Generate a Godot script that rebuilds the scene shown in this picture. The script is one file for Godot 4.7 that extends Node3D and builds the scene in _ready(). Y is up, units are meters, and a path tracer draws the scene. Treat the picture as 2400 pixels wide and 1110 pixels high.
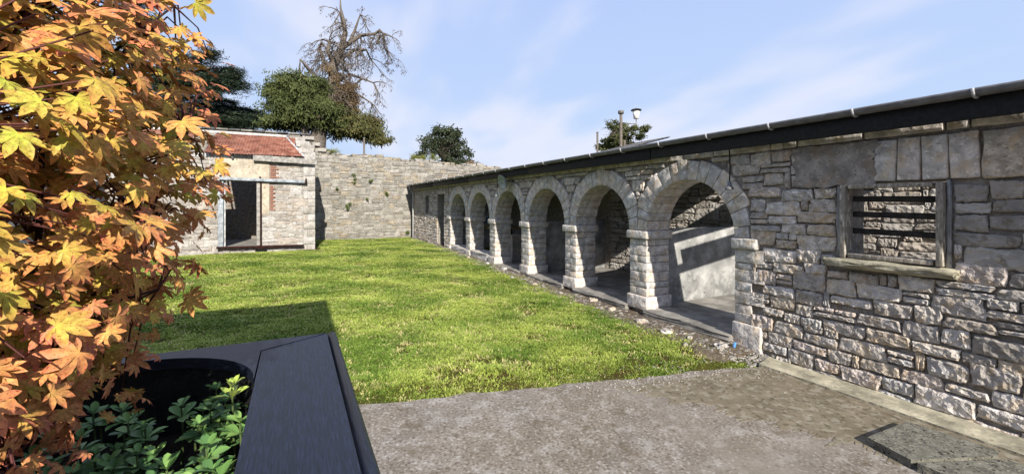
extends Node3D
# x runs to the right, y up, s straight ahead along the arcade (world z = -s).

const EXPO := 1.75
var T := {}          # materials
var V := []          # stone shapes
var taken := {}

func P(x: float, y: float, s: float) -> Vector3: return Vector3(x, y, -s)
func C(r: float, g: float, b: float) -> Color: return Color(r, g, b).linear_to_srgb()
func RNG(n: int) -> RandomNumberGenerator:
	var r := RandomNumberGenerator.new(); r.seed = n * 7919 + 17; return r

# ---------------------------------------------------------------- things and parts
func numbered(called: String) -> String:
	if not taken.has(called):
		taken[called] = 0; return called
	taken[called] += 1
	return "%s_%03d" % [called, taken[called]]
func meta(o: Node, label: String, category: String, group := "", kind := "") -> Node:
	if label: o.set_meta("label", label)
	if category: o.set_meta("category", category)
	if group: o.set_meta("group", group)
	if kind: o.set_meta("kind", kind)
	return o
func thing(called: String, label: String, category: String, at := Vector3.ZERO, turn := 0.0, group := "") -> Node3D:
	var o := Node3D.new(); o.name = numbered(called); add_child(o)
	o.position = at; o.rotation.y = turn
	meta(o, label, category, group)
	return o
func part(called: String, mesh: Mesh, mat: Material, parent: Node, xf := Transform3D.IDENTITY) -> MeshInstance3D:
	var o := MeshInstance3D.new(); o.name = called; o.mesh = mesh; o.material_override = mat; o.transform = xf
	parent.add_child(o, true)
	return o
func single(called: String, mesh: Mesh, mat: Material, label: String, category: String, xf := Transform3D.IDENTITY, group := "") -> MeshInstance3D:
	var o := part(numbered(called), mesh, mat, self, xf)
	meta(o, label, category, group)
	return o
func struct(called: String, mesh: Mesh, mat: Material, label := "") -> MeshInstance3D:
	var o := part(numbered(called), mesh, mat, self)
	meta(o, label, "", "", "structure")
	return o
func group_node(called: String, parent: Node) -> Node3D:
	var o := Node3D.new(); o.name = called; parent.add_child(o, true); return o

# ---------------------------------------------------------------- textures and materials
func noise(sd: int, freq: float, oct := 4, type := FastNoiseLite.TYPE_SIMPLEX_SMOOTH) -> FastNoiseLite:
	var n := FastNoiseLite.new(); n.seed = sd; n.frequency = freq; n.noise_type = type
	n.fractal_octaves = oct; n.fractal_type = FastNoiseLite.FRACTAL_FBM if oct > 1 else FastNoiseLite.FRACTAL_NONE
	return n
func grey(n: FastNoiseLite, size: int) -> PackedByteArray:
	var im := n.get_seamless_image(size, size, false, false, 0.2, true); im.convert(Image.FORMAT_L8); return im.get_data()
# base: [noise, low colour, high colour]; layers: [noise, from, to, colour, strength]
func paint(size: int, base: Array, layers := []) -> ImageTexture:
	var d: PackedByteArray = grey(base[0], size)
	var a: Color = base[1]; var b: Color = base[2]
	var n := size * size
	var r := PackedFloat32Array(); var g := PackedFloat32Array(); var bl := PackedFloat32Array()
	r.resize(n); g.resize(n); bl.resize(n)
	for i in n:
		var t := d[i] / 255.0
		r[i] = a.r + (b.r - a.r) * t; g[i] = a.g + (b.g - a.g) * t; bl[i] = a.b + (b.b - a.b) * t
	for l in layers:
		var e: PackedByteArray = grey(l[0], size)
		var c: Color = l[3]
		var lut := PackedFloat32Array(); lut.resize(256)
		for k in 256: lut[k] = smoothstep(l[1], l[2], k / 255.0) * l[4]
		for i in n:
			var t := lut[e[i]]
			if t > 0.0:
				r[i] += (c.r - r[i]) * t; g[i] += (c.g - g[i]) * t; bl[i] += (c.b - bl[i]) * t
	var out := PackedByteArray(); out.resize(n * 3)
	for i in n:
		out[i * 3] = int(clampf(r[i], 0, 1) * 255); out[i * 3 + 1] = int(clampf(g[i], 0, 1) * 255); out[i * 3 + 2] = int(clampf(bl[i], 0, 1) * 255)
	return ImageTexture.create_from_image(Image.create_from_data(size, size, false, Image.FORMAT_RGB8, out))
func relief(sd: int, freq: float, size := 512, oct := 5) -> ImageTexture:
	return ImageTexture.create_from_image(Image.create_from_data(size, size, false, Image.FORMAT_L8, grey(noise(sd, freq, oct), size)))
func mat(col: Color, tex: Texture2D = null, scale := 1.0, bump: Texture2D = null, depth := 0.5, rough := 0.9) -> StandardMaterial3D:
	var m := StandardMaterial3D.new()
	m.albedo_color = col; m.roughness = rough; m.metallic_specular = 0.3
	if tex or bump:
		m.uv1_triplanar = true; m.uv1_world_triplanar = true; m.uv1_scale = Vector3.ONE * scale; m.uv1_triplanar_sharpness = 4.0
	if tex: m.albedo_texture = tex
	if bump:
		m.heightmap_enabled = true; m.heightmap_texture = bump; m.heightmap_scale = depth
	return m
func G(v: float) -> Color: return Color(v, v, v)

func make_materials() -> void:
	var speck := relief(3, 0.02)
	var coarse := relief(4, 0.008)
	var stone := paint(512, [noise(1, 0.012, 5), G(0.60), G(0.92)], [[noise(2, 0.03, 4), 0.62, 0.8, Color(1, 0.99, 0.95), 0.55], [noise(5, 0.05, 3), 0.68, 0.85, Color(0.45, 0.42, 0.38), 0.6], [noise(6, 0.006, 3), 0.55, 0.8, Color(0.80, 0.70, 0.55), 0.35]])
	var pale := paint(512, [noise(11, 0.010, 5), G(0.72), G(0.98)], [[noise(12, 0.02, 4), 0.6, 0.8, Color(0.62, 0.60, 0.55), 0.7], [noise(13, 0.04, 3), 0.66, 0.8, Color(1, 1, 0.98), 0.6]])
	var tones := [[.31, .285, .26], [.36, .33, .30], [.27, .25, .235], [.33, .285, .235], [.30, .29, .285], [.39, .365, .345], [.34, .30, .275]]
	T.stone = []
	for c in tones: T.stone.append(mat(C(c[0] * 2.3, c[1] * 2.3, c[2] * 2.3), stone, 1.4, speck, 1.6))
	T.ashlar = []
	for c in [[.42, .405, .39], [.46, .43, .405], [.39, .38, .37], [.45, .41, .38]]: T.ashlar.append(mat(C(c[0] * 1.95, c[1] * 1.95, c[2] * 1.95), stone, 1.1, speck, 0.7))
	T.barn = []
	for c in [[.36, .335, .305], [.42, .395, .365], [.31, .285, .26], [.39, .345, .30], [.45, .43, .41]]: T.barn.append(mat(C(c[0] * 1.15, c[1] * 1.15, c[2] * 1.15), pale, 0.7, speck, 1.8))
	T.far = []
	for c in [[.33, .31, .275], [.38, .36, .32], [.28, .265, .235], [.36, .315, .25], [.41, .385, .35]]: T.far.append(mat(C(c[0] * 1.0, c[1] * 1.0, c[2] * 1.0), pale, 0.5, speck, 1.8))
	T.mortar = mat(C(.40, .365, .33), stone, 1.2, speck, 2.0)
	T.mortar_pale = mat(C(.46, .43, .40), pale, 0.8, speck, 2.0)
	T.mortar_far = mat(C(.33, .31, .275), pale, 0.8, speck, 2.0)
	T.plaster = mat(C(.55, .48, .38), pale, 0.5, speck, 0.6)
	T.cement = mat(C(.46, .42, .39), stone, 0.8, speck, 1.0)
	var conc := paint(512, [noise(21, 0.006, 5), G(0.62), G(0.95)], [[noise(22, 0.03, 4), 0.62, 0.85, Color(0.5, 0.48, 0.45), 0.5], [noise(23, 0.012, 3), 0.6, 0.75, Color(1, 1, 1), 0.4]])
	T.concrete = mat(C(.42, .42, .41), conc, 0.6, speck, 0.4)
	T.floor = mat(C(.36, .34, .31), conc, 0.5, speck, 0.5)
	T.kerb = mat(C(.52, .48, .36), conc, 0.9, speck, 0.6)
	var slab := paint(512, [noise(31, 0.01, 4), G(0.6), G(0.9)], [[noise(32, 0.035, 2), 0.72, 0.78, Color(1.0, 1.0, 0.95), 0.9], [noise(33, 0.03, 2), 0.73, 0.78, Color(0.2, 0.2, 0.19), 0.8]])
	T.slab = mat(C(.25, .24, .20), slab, 1.6, speck, 0.5)
	var pave := paint(1024, [noise(41, 0.008, 5), Color(0.50, 0.47, 0.43), Color(0.63, 0.60, 0.56)], [[noise(45, 0.0035, 4), 0.42, 0.80, Color(0.53, 0.49, 0.42), 0.5], [noise(42, 0.022, 6), 0.48, 0.82, Color(0.78, 0.77, 0.75), 0.45], [noise(47, 0.14, 3), 0.50, 0.85, Color(0.86, 0.85, 0.83), 0.6], [noise(43, 0.12, 3), 0.55, 0.85, Color(0.33, 0.285, 0.25), 0.6], [noise(46, 0.015, 5), 0.66, 0.80, Color(0.40, 0.35, 0.28), 0.45]])
	T.pave = mat(C(.66, .65, .64), pave, 0.2, speck, 0.4)
	var moss := paint(512, [noise(48, 0.01, 5), Color(0.45, 0.415, 0.355), Color(0.58, 0.545, 0.48)], [[noise(49, 0.03, 5), 0.50, 0.72, Color(0.66, 0.64, 0.60), 0.6], [noise(50, 0.05, 4), 0.60, 0.78, Color(0.32, 0.29, 0.23), 0.6]])
	T.moss = mat(C(.70, .69, .655), moss, 0.5, speck, 0.5)
	var soil := paint(512, [noise(51, 0.02, 4), Color(0.30, 0.30, 0.13), Color(0.42, 0.40, 0.20)], [[noise(52, 0.01, 4), 0.58, 0.75, Color(0.36, 0.29, 0.20), 0.9]])
	T.soil = mat(C(.50, .52, .32), soil, 0.35, speck, 2.0)
	T.dirt = mat(C(.20, .16, .12), stone, 1.0, speck, 2.0)
	T.potting = mat(C(.035, .027, .02), stone, 3.0, speck, 2.0)
	# timber: long grain, uv along x
	var wood := paint(512, [noise(61, 0.02, 3), G(0.7), G(1.0)])
	var grain := paint(512, [noise(63, 0.03, 4), G(0.35), G(1.0)], [[noise(64, 0.012, 2), 0.55, 0.6, G(0.5), 0.5]])
	T.black = mat(C(.013, .021, .050), grain, 1.0, relief(65, 0.04, 512, 4), 0.12, 0.45); T.black.metallic_specular = 0.5; T.black.uv1_scale = Vector3(9, 9, 0.7)
	T.blackx = T.black.duplicate(); T.blackx.uv1_scale = Vector3(0.7, 9, 9)
	T.fascia = mat(C(.022, .022, .024), wood, 1.5, speck, 0.1, 0.6)
	T.gutter = mat(C(.20, .20, .215), wood, 0.7, null, 0, 0.35)
	T.pipe = mat(C(.62, .63, .65), wood, 0.7, null, 0, 0.4)
	T.bracket = mat(C(.36, .36, .38), null, 1, null, 0, 0.4)
	T.oldwood = mat(C(.40, .38, .35), conc, 2.0, speck, 0.4)
	var worn := paint(512, [noise(66, 0.02, 5), Color(0.46, 0.43, 0.40), Color(0.66, 0.63, 0.59)], [[noise(67, 0.012, 5), 0.55, 0.75, Color(0.80, 0.78, 0.74), 0.7], [noise(68, 0.02, 4), 0.66, 0.82, Color(0.30, 0.27, 0.24), 0.6]])
	T.frame = mat(C(.9, .9, .88), worn, 1.0, speck, 0.15)
	T.frame.uv1_scale = Vector3(3.0, 0.9, 3.0)
	T.greywood = mat(C(.22, .21, .20), conc, 2.0, speck, 0.4)
	T.darkwood = mat(C(.05, .045, .04), conc, 2.0, speck, 0.4)
	T.paleplank = mat(C(.45, .36, .20), conc, 2.0, speck, 0.3)
	T.steel = mat(C(.42, .46, .50), conc, 1.5, null, 0, 0.5)
	var rust := paint(512, [noise(71, 0.02, 5), Color(0.47, 0.29, 0.22), Color(0.62, 0.42, 0.34)], [[noise(72, 0.012, 4), 0.52, 0.72, Color(0.62, 0.47, 0.40), 0.75], [noise(74, 0.006, 3), 0.55, 0.7, Color(0.36, 0.20, 0.15), 0.6], [noise(73, 0.05, 3), 0.70, 0.8, Color(0.25, 0.11, 0.08), 0.7]])
	T.rust = []
	for k in [0.92, 1.0, 0.72]: T.rust.append(mat(C(k, k, k), rust, 0.5, null, 0, 0.8))
	T.rustbar = mat(C(.09, .055, .045), rust, 1.0, null, 0, 0.8)
	T.zinc = mat(C(.70, .70, .70), conc, 1.0, null, 0, 0.55)
	T.brick = []
	for c in [[.44, .24, .18], [.48, .29, .22], [.38, .21, .17]]: T.brick.append(mat(C(c[0], c[1], c[2]), stone, 3.0, speck, 0.5))
	T.blue = mat(C(.08, .25, .55), null, 1, null, 0, 0.4)
	T.bark = mat(C(.11, .09, .07), stone, 1.0, coarse, 3.0)
	T.greybark = mat(C(.22, .19, .165), stone, 1.0, coarse, 3.0)
	T.mapletwig = mat(C(.10, .035, .03), null, 1, null, 0, 0.7)
	T.maplebark = mat(C(.045, .03, .025), stone, 6.0, speck, 0.3)
	T.lampglass = mat(C(.70, .68, .66), null, 1, null, 0, 0.3)
	T.enamel = mat(C(.50, .55, .50), conc, 3.0, null, 0, 0.4)
	T.cable = mat(C(.02, .02, .02), null, 1, null, 0, 0.6)
	T.slate = mat(C(.16, .155, .16), slab, 0.8, speck, 0.6)
	T.render = mat(C(.5, .48, .44), pale, 0.4, speck, 0.8)
	T.glass = mat(C(.03, .035, .04), null, 1, null, 0, 0.08)

# ---------------------------------------------------------------- shapes
func finish(st: SurfaceTool) -> ArrayMesh:
	st.index(); st.generate_normals(); return st.commit()
func tri(st: SurfaceTool, a: Vector3, b: Vector3, c: Vector3) -> void:
	st.add_vertex(a); st.add_vertex(b); st.add_vertex(c)
func quad(st: SurfaceTool, a: Vector3, b: Vector3, c: Vector3, d: Vector3) -> void:
	tri(st, a, b, c); tri(st, a, c, d)
func begin(smooth := true) -> SurfaceTool:
	var st := SurfaceTool.new(); st.begin(Mesh.PRIMITIVE_TRIANGLES); st.set_smooth_group(0 if smooth else -1); return st
var bump_noise: FastNoiseLite
# a box with rounded, slightly worn edges; size in metres, centred; warp maps its points to their place
func rbox(size: Vector3, b := 0.01, amp := 0.0, sd := 0, warp = null, mid := 1) -> ArrayMesh:
	b = minf(b, minf(size.x, minf(size.y, size.z)) * 0.45)
	var st := begin()
	var h := size * 0.5
	var ax := []
	for k in 3:
		var l := [-h[k], -h[k] + b]
		for i in mid: l.append(lerpf(-h[k] + b, h[k] - b, (i + 1.0) / (mid + 1.0)))
		l.append(h[k] - b); l.append(h[k]); ax.append(l)
	var off := Vector3(sd * 3.17, sd * 1.31, sd * 7.7)
	for k in 3:
		var i1 := (k + 1) % 3; var i2 := (k + 2) % 3
		for sgn in [-1.0, 1.0]:
			for i in mid + 3:
				for j in mid + 3:
					var q := []
					for c in [[i, j], [i + 1, j], [i + 1, j + 1], [i, j + 1]]:
						var p := Vector3.ZERO
						p[k] = h[k] * sgn; p[i1] = ax[i1][c[0]]; p[i2] = ax[i2][c[1]]
						var inner := p.clamp(-h + Vector3.ONE * b, h - Vector3.ONE * b)
						var e := p - inner
						if e.length() > 1e-6: p = inner + e.normalized() * b
						if amp > 0.0:
							p += Vector3(bump_noise.get_noise_3dv(p * 90 + off), bump_noise.get_noise_3dv(p * 90 + off + Vector3(50, 0, 0)), bump_noise.get_noise_3dv(p * 90 + off + Vector3(0, 50, 0))) * amp
						if warp != null: p = warp.call(p)
						q.append(p)
					if sgn > 0: quad(st, q[0], q[3], q[2], q[1])
					else: quad(st, q[0], q[1], q[2], q[3])
	return finish(st)
func bar(a: Vector3, b: Vector3, w: float, h: float, bev := 0.006) -> Array:   # [mesh, transform]: a beam from a to b
	var d := b - a
	var m := rbox(Vector3(w, h, d.length()), bev, 0.0, 0, null, 0)
	var z := d.normalized(); var up := Vector3.UP if absf(z.y) < 0.95 else Vector3.RIGHT
	var x := up.cross(z).normalized()
	return [m, Transform3D(Basis(x, z.cross(x), z), (a + b) * 0.5)]
func beam(called: String, a: Vector3, b: Vector3, w: float, h: float, m: Material, parent: Node, bev := 0.006) -> MeshInstance3D:
	var r := bar(a, b, w, h, bev); return part(called, r[0], m, parent, r[1])
func tube_to(st: SurfaceTool, pts: Array, rad: Array, sides := 8) -> void:
	var rings := []
	var ref := Vector3(0.31, 0.2, 0.93).normalized()
	for i in pts.size():
		var d: Vector3 = (pts[mini(i + 1, pts.size() - 1)] - pts[maxi(i - 1, 0)]).normalized()
		if absf(d.dot(ref)) > 0.97: ref = Vector3(0.9, 0.3, 0.1).normalized()
		var x := d.cross(ref).normalized(); var y := d.cross(x)
		var ring := []
		for k in sides:
			var t := TAU * k / sides
			ring.append(pts[i] + (x * cos(t) + y * sin(t)) * rad[i])
		rings.append(ring)
	for i in pts.size() - 1:
		for k in sides:
			var k2 := (k + 1) % sides
			quad(st, rings[i][k], rings[i][k2], rings[i + 1][k2], rings[i + 1][k])
	for k in range(1, sides - 1):
		tri(st, rings[0][0], rings[0][k + 1], rings[0][k])
		var l: int = rings.size() - 1
		tri(st, rings[l][0], rings[l][k], rings[l][k + 1])
func tube(pts: Array, rad: Array, sides := 8) -> ArrayMesh:
	var st := begin(); tube_to(st, pts, rad, sides); return finish(st)
func lathe(prof: Array, n := 20) -> ArrayMesh:   # [radius, y]
	var st := begin()
	for i in prof.size() - 1:
		for k in n:
			var a := TAU * k / n; var b := TAU * (k + 1) / n
			var f := func(p, t): return Vector3(cos(t) * p[0], p[1], sin(t) * p[0])
			quad(st, f.call(prof[i], a), f.call(prof[i + 1], a), f.call(prof[i + 1], b), f.call(prof[i], b))
	return finish(st)
# flat outline (x, s) pulled from y0 to y1
func plate(poly: PackedVector2Array, y0: float, y1: float) -> ArrayMesh:
	var st := begin(false)
	var idx := Geometry2D.triangulate_polygon(poly)
	for i in range(0, idx.size(), 3):
		var a := poly[idx[i]]; var b := poly[idx[i + 1]]; var c := poly[idx[i + 2]]
		if (b - a).cross(c - a) < 0: var t := b; b = c; c = t
		tri(st, P(a.x, y1, a.y), P(c.x, y1, c.y), P(b.x, y1, b.y))
		tri(st, P(a.x, y0, a.y), P(b.x, y0, b.y), P(c.x, y0, c.y))
	var cw := Geometry2D.is_polygon_clockwise(poly)
	for i in poly.size():
		var a := poly[i]; var b := poly[(i + 1) % poly.size()]
		if cw: var t := a; a = b; b = t
		quad(st, P(a.x, y0, a.y), P(a.x, y1, a.y), P(b.x, y1, b.y), P(b.x, y0, b.y))
	return finish(st)
# outline in a wall's own (u, v), pulled along its normal
func wall_plate(fr: Array, poly: PackedVector2Array, d0: float, d1: float) -> ArrayMesh:
	var st := begin(false)
	var f := func(p: Vector2, d: float): return fr[0] + fr[1] * p.x + fr[2] * p.y + fr[3] * d
	var idx := Geometry2D.triangulate_polygon(poly)
	for i in range(0, idx.size(), 3):
		var a := poly[idx[i]]; var b := poly[idx[i + 1]]; var c := poly[idx[i + 2]]
		if (b - a).cross(c - a) < 0: var t := b; b = c; c = t
		tri(st, f.call(a, d1), f.call(c, d1), f.call(b, d1))
		tri(st, f.call(a, d0), f.call(b, d0), f.call(c, d0))
	var cw := Geometry2D.is_polygon_clockwise(poly)
	for i in poly.size():
		var a := poly[i]; var b := poly[(i + 1) % poly.size()]
		if cw: var t := a; a = b; b = t
		quad(st, f.call(a, d0), f.call(a, d1), f.call(b, d1), f.call(b, d0))
	return finish(st)
func rect(u0: float, u1: float, v0: float, v1: float) -> PackedVector2Array:
	return PackedVector2Array([Vector2(u0, v0), Vector2(u1, v0), Vector2(u1, v1), Vector2(u0, v1)])

# ---------------------------------------------------------------- rubble stones
func make_stones() -> void:
	for sd in 18:
		var r := RNG(100 + sd)
		var n := noise(500 + sd, 1.0, 3)
		var st := begin(false)
		var gx := [-1.0, -0.91, -0.72, -0.54, -0.36, -0.18, 0.0, 0.18, 0.36, 0.54, 0.72, 0.91, 1.0]
		var gy := [-1.0, -0.8, -0.4, 0.0, 0.4, 0.8, 1.0]
		var sk := r.randf_range(0.12, 0.45); var tx := r.randf_range(-0.12, 0.12); var ty := r.randf_range(-0.12, 0.12)
		var at := func(i: int, j: int, back: bool) -> Vector3:
			var a: float = gx[i]; var b: float = gy[j]
			var x := a * sqrt(1.0 - sk * 0.28 * b * b); var y := b * sqrt(1.0 - sk * 0.34 * a * a)
			x += n.get_noise_2d(b * 1.3 + 9, a) * 0.07; y += n.get_noise_2d(a * 2.4, b + 30) * 0.17
			x *= 1.0 + ty * y; y *= 1.0 + tx * x
			if back: return Vector3(x * 0.5, y * 0.5, -0.4)
			var e := maxf(absf(a), absf(b))
			var z := 0.78 + n.get_noise_2d(a * 1.9 + 60, b * 0.75) * 0.27 + n.get_noise_2d(a * 5.5, b * 2.1 + 80) * 0.19
			if e > 0.99: z = z * 0.55 + 0.05
			elif e > 0.78: z = z * 0.93
			return Vector3(x * 0.5, y * 0.5, z)
		for i in gx.size() - 1:
			for j in gy.size() - 1:
				if (i + j + sd) % 2 == 0: quad(st, at.call(i, j, false), at.call(i, j + 1, false), at.call(i + 1, j + 1, false), at.call(i + 1, j, false))
				else: quad(st, at.call(i + 1, j, false), at.call(i, j, false), at.call(i, j + 1, false), at.call(i + 1, j + 1, false))
		var mx := gx.size() - 1; var my := gy.size() - 1
		for i in mx:
			quad(st, at.call(i, 0, true), at.call(i, 0, false), at.call(i + 1, 0, false), at.call(i + 1, 0, true))
			quad(st, at.call(i + 1, my, true), at.call(i + 1, my, false), at.call(i, my, false), at.call(i, my, true))
		for j in my:
			quad(st, at.call(0, j + 1, true), at.call(0, j + 1, false), at.call(0, j, false), at.call(0, j, true))
			quad(st, at.call(mx, j, true), at.call(mx, j, false), at.call(mx, j + 1, false), at.call(mx, j + 1, true))
		V.append(finish(st))
# courses of uneven stones: [u, v, w, h] centres and sizes. blocked(v0, v1) gives [u0, u1] spans to leave free.
func rubble(u0: float, u1: float, v0: float, v1: float, hh: Vector2, ww: Vector2, sd: int, blocked = null, wander := 0.25, thin := 0.22) -> Array:
	var out := []
	var r := RNG(sd); var n := noise(sd + 900, 0.9, 2)
	var v := v0; var row := 0
	while v < v1 - 0.02:
		var h := r.randf_range(hh.x, hh.y)
		if v1 - v - h < hh.x * 0.6: h = v1 - v
		var spans := [[u0, u1]]
		if blocked != null:
			for b in blocked.call(v + h * 0.15, v + h * 0.85):
				var next := []
				for sp in spans:
					if b[1] <= sp[0] or b[0] >= sp[1]: next.append(sp); continue
					if b[0] > sp[0]: next.append([sp[0], b[0]])
					if b[1] < sp[1]: next.append([b[1], sp[1]])
				spans = next
		for sp in spans:
			var u: float = sp[0]
			while u < sp[1] - 0.015:
				var w := r.randf_range(ww.x, ww.y) * lerpf(0.8, 1.15, h / hh.y)
				var kind := r.randf()
				if kind < 0.12: w = ww.x * r.randf_range(0.3, 0.5)
				if sp[1] - u - w < ww.x * 0.45: w = sp[1] - u
				var uc := u + w * 0.5
				var lo := v + (n.get_noise_2d(uc * 2.2, row * 9.0) * h * wander * 2.0 if row > 0 else 0.0)
				var hi := v + h + (n.get_noise_2d(uc * 2.2, (row + 1) * 9.0) * h * wander * 2.0 if v + h < v1 - 0.001 else 0.0)
				if kind > 1.0 - thin and h > hh.x * 1.25:
					var cut := lerpf(lo, hi, r.randf_range(0.35, 0.65))
					out.append([uc, (lo + cut) * 0.5, w, cut - lo]); 
					if r.randf() < 0.5 and w > ww.x * 1.3:
						var a := w * r.randf_range(0.35, 0.65)
						out.append([u + a * 0.5, (cut + hi) * 0.5, a, hi - cut]); out.append([u + a + (w - a) * 0.5, (cut + hi) * 0.5, w - a, hi - cut])
					else: out.append([uc, (cut + hi) * 0.5, w, hi - cut])
				else: out.append([uc, (lo + hi) * 0.5, w, hi - lo])
				u += w
		v += h; row += 1
	return out
# puts stones on a wall frame [origin, along, up, normal]; the most largest (or those before the given list ends) are parts of their own
func lay(list: Array, fr: Array, depth: Vector2, gap: float, mats: Array, parent: Node, sd: int, most := 300, called := "stone", weight = null) -> void:
	var r := RNG(sd)
	var order := list.duplicate()
	if list.size() > most:
		if weight != null: order.sort_custom(func(a, b): return weight.call(a) > weight.call(b))
		else: order.sort_custom(func(a, b): return a[2] * a[3] > b[2] * b[3])
	var rest := {}
	for i in order.size():
		var q = order[i]
		var turn := r.randf_range(-0.025, 0.025)
		var e1: Vector3 = fr[1] * cos(turn) + fr[2] * sin(turn); var e2: Vector3 = fr[2] * cos(turn) - fr[1] * sin(turn)
		var n: Vector3 = (fr[3] + fr[1] * r.randf_range(-0.05, 0.05) + fr[2] * r.randf_range(-0.04, 0.04)).normalized()
		var d := r.randf_range(depth.x, depth.y)
		var flip := 1.0 if r.randf() < 0.5 else -1.0   # turned upside down for variety
		var xf := Transform3D(Basis(e1 * maxf(q[2] - gap, 0.01) * flip, e2 * maxf(q[3] - gap, 0.008) * flip, n * d), fr[0] + fr[1] * q[0] + fr[2] * q[1])
		var m: Mesh = V[r.randi() % V.size()]
		var k := r.randi() % mats.size()
		if i < most: part(called, m, q[4][r.randi() % q[4].size()] if q.size() > 4 else mats[k], parent, xf)
		else:
			if not rest.has(k): rest[k] = [PackedVector3Array(), PackedVector3Array(), PackedInt32Array()]
			var arr := m.surface_get_arrays(0); var nb := xf.basis.inverse().transposed()
			var from: int = rest[k][0].size()
			for p in arr[Mesh.ARRAY_VERTEX]: rest[k][0].append(xf * p)
			for p in arr[Mesh.ARRAY_NORMAL]: rest[k][1].append((nb * p).normalized())
			for p in arr[Mesh.ARRAY_INDEX]: rest[k][2].append(p + from)
	for k in rest:
		var arr := []; arr.resize(Mesh.ARRAY_MAX)
		arr[Mesh.ARRAY_VERTEX] = rest[k][0]; arr[Mesh.ARRAY_NORMAL] = rest[k][1]; arr[Mesh.ARRAY_INDEX] = rest[k][2]
		var am := ArrayMesh.new(); am.add_surface_from_arrays(Mesh.PRIMITIVE_TRIANGLES, arr)
		meta(part("small_stones", am, mats[k], parent), "", "", "", "stuff")

# ================================================================ the scene
func _ready() -> void:
	bump_noise = noise(77, 0.35, 3)
	# camera: eye height 1.85 m, looking 26.6 degrees to the right of the arcade's line; horizon above the middle (lens shift)
	var cam := Camera3D.new(); cam.name = "camera"
	add_child(cam)
	cam.position = P(0, 1.85, 0); cam.rotation.y = -atan(0.5)
	var near := 0.05
	cam.set_frustum(near * 1110.0 / 1020.0, Vector2(0, -77.0 / 1020.0 * near), near, 1500.0)
	cam.current = true
	make_sky()
	var sun := DirectionalLight3D.new(); sun.name = "sun"; add_child(sun)
	sun.look_at_from_position(Vector3.ZERO, P(0.14, -0.58, 1.0)); sun.light_energy = 1.6; sun.light_color = Color(1.0, 0.97, 0.92)
	sun.light_angular_distance = 0.5; sun.shadow_enabled = true
	make_materials()
	make_stones()
	make_ground()
	make_arcade()
	make_barn()
	make_boundary_wall()
	make_side_wall()
	make_house()
	make_trees()
	make_planter()
	make_maple()
	make_small_things()
	make_grass()

func make_sky() -> void:
	var w := 1024; var h := 512
	var im := Image.create(w, h, false, Image.FORMAT_RGBF)
	var n1 := noise(8, 0.55, 5); var n2 := noise(9, 0.16, 4)
	for j in h:
		var el := (0.5 - (j + 0.5) / h) * PI
		for i in w:
			var c := Color(0.30, 0.34, 0.36)
			if el > 0.0:
				var az := ((i + 0.5) / w) * TAU
				var t := sin(el)
				var base := Color(0.60, 0.76, 1.0).lerp(Color(0.46, 0.60, 0.97), clampf(t * 1.9, 0, 1))
				var k := 1.0 / (t + 0.12)
				var q := Vector2(cos(az) * cos(el), sin(az) * cos(el)) * k
				var cl := n1.get_noise_2d(q.x * 0.9 + q.y * 0.35, q.y * 2.3 - q.x * 0.4) * 0.6 + n2.get_noise_2d(q.x * 1.6, q.y * 2.6) * 0.9
				cl = smoothstep(-0.22, 0.5, cl)
				c = base.lerp(Color(0.83, 0.86, 1.0), cl * 0.85)
			c = Color(c.r / EXPO, c.g / EXPO, c.b / EXPO)
			im.set_pixel(i, j, c)
	var m := PanoramaSkyMaterial.new(); m.panorama = ImageTexture.create_from_image(im)
	var sky := Sky.new(); sky.sky_material = m
	var e := Environment.new(); e.background_mode = Environment.BG_SKY; e.sky = sky
	e.tonemap_mode = Environment.TONE_MAPPER_LINEAR; e.tonemap_exposure = EXPO
	e.sdfgi_enabled = true; e.ssao_enabled = true; e.ssil_enabled = true
	var we := WorldEnvironment.new(); we.name = "world"; we.environment = e; add_child(we)

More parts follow.
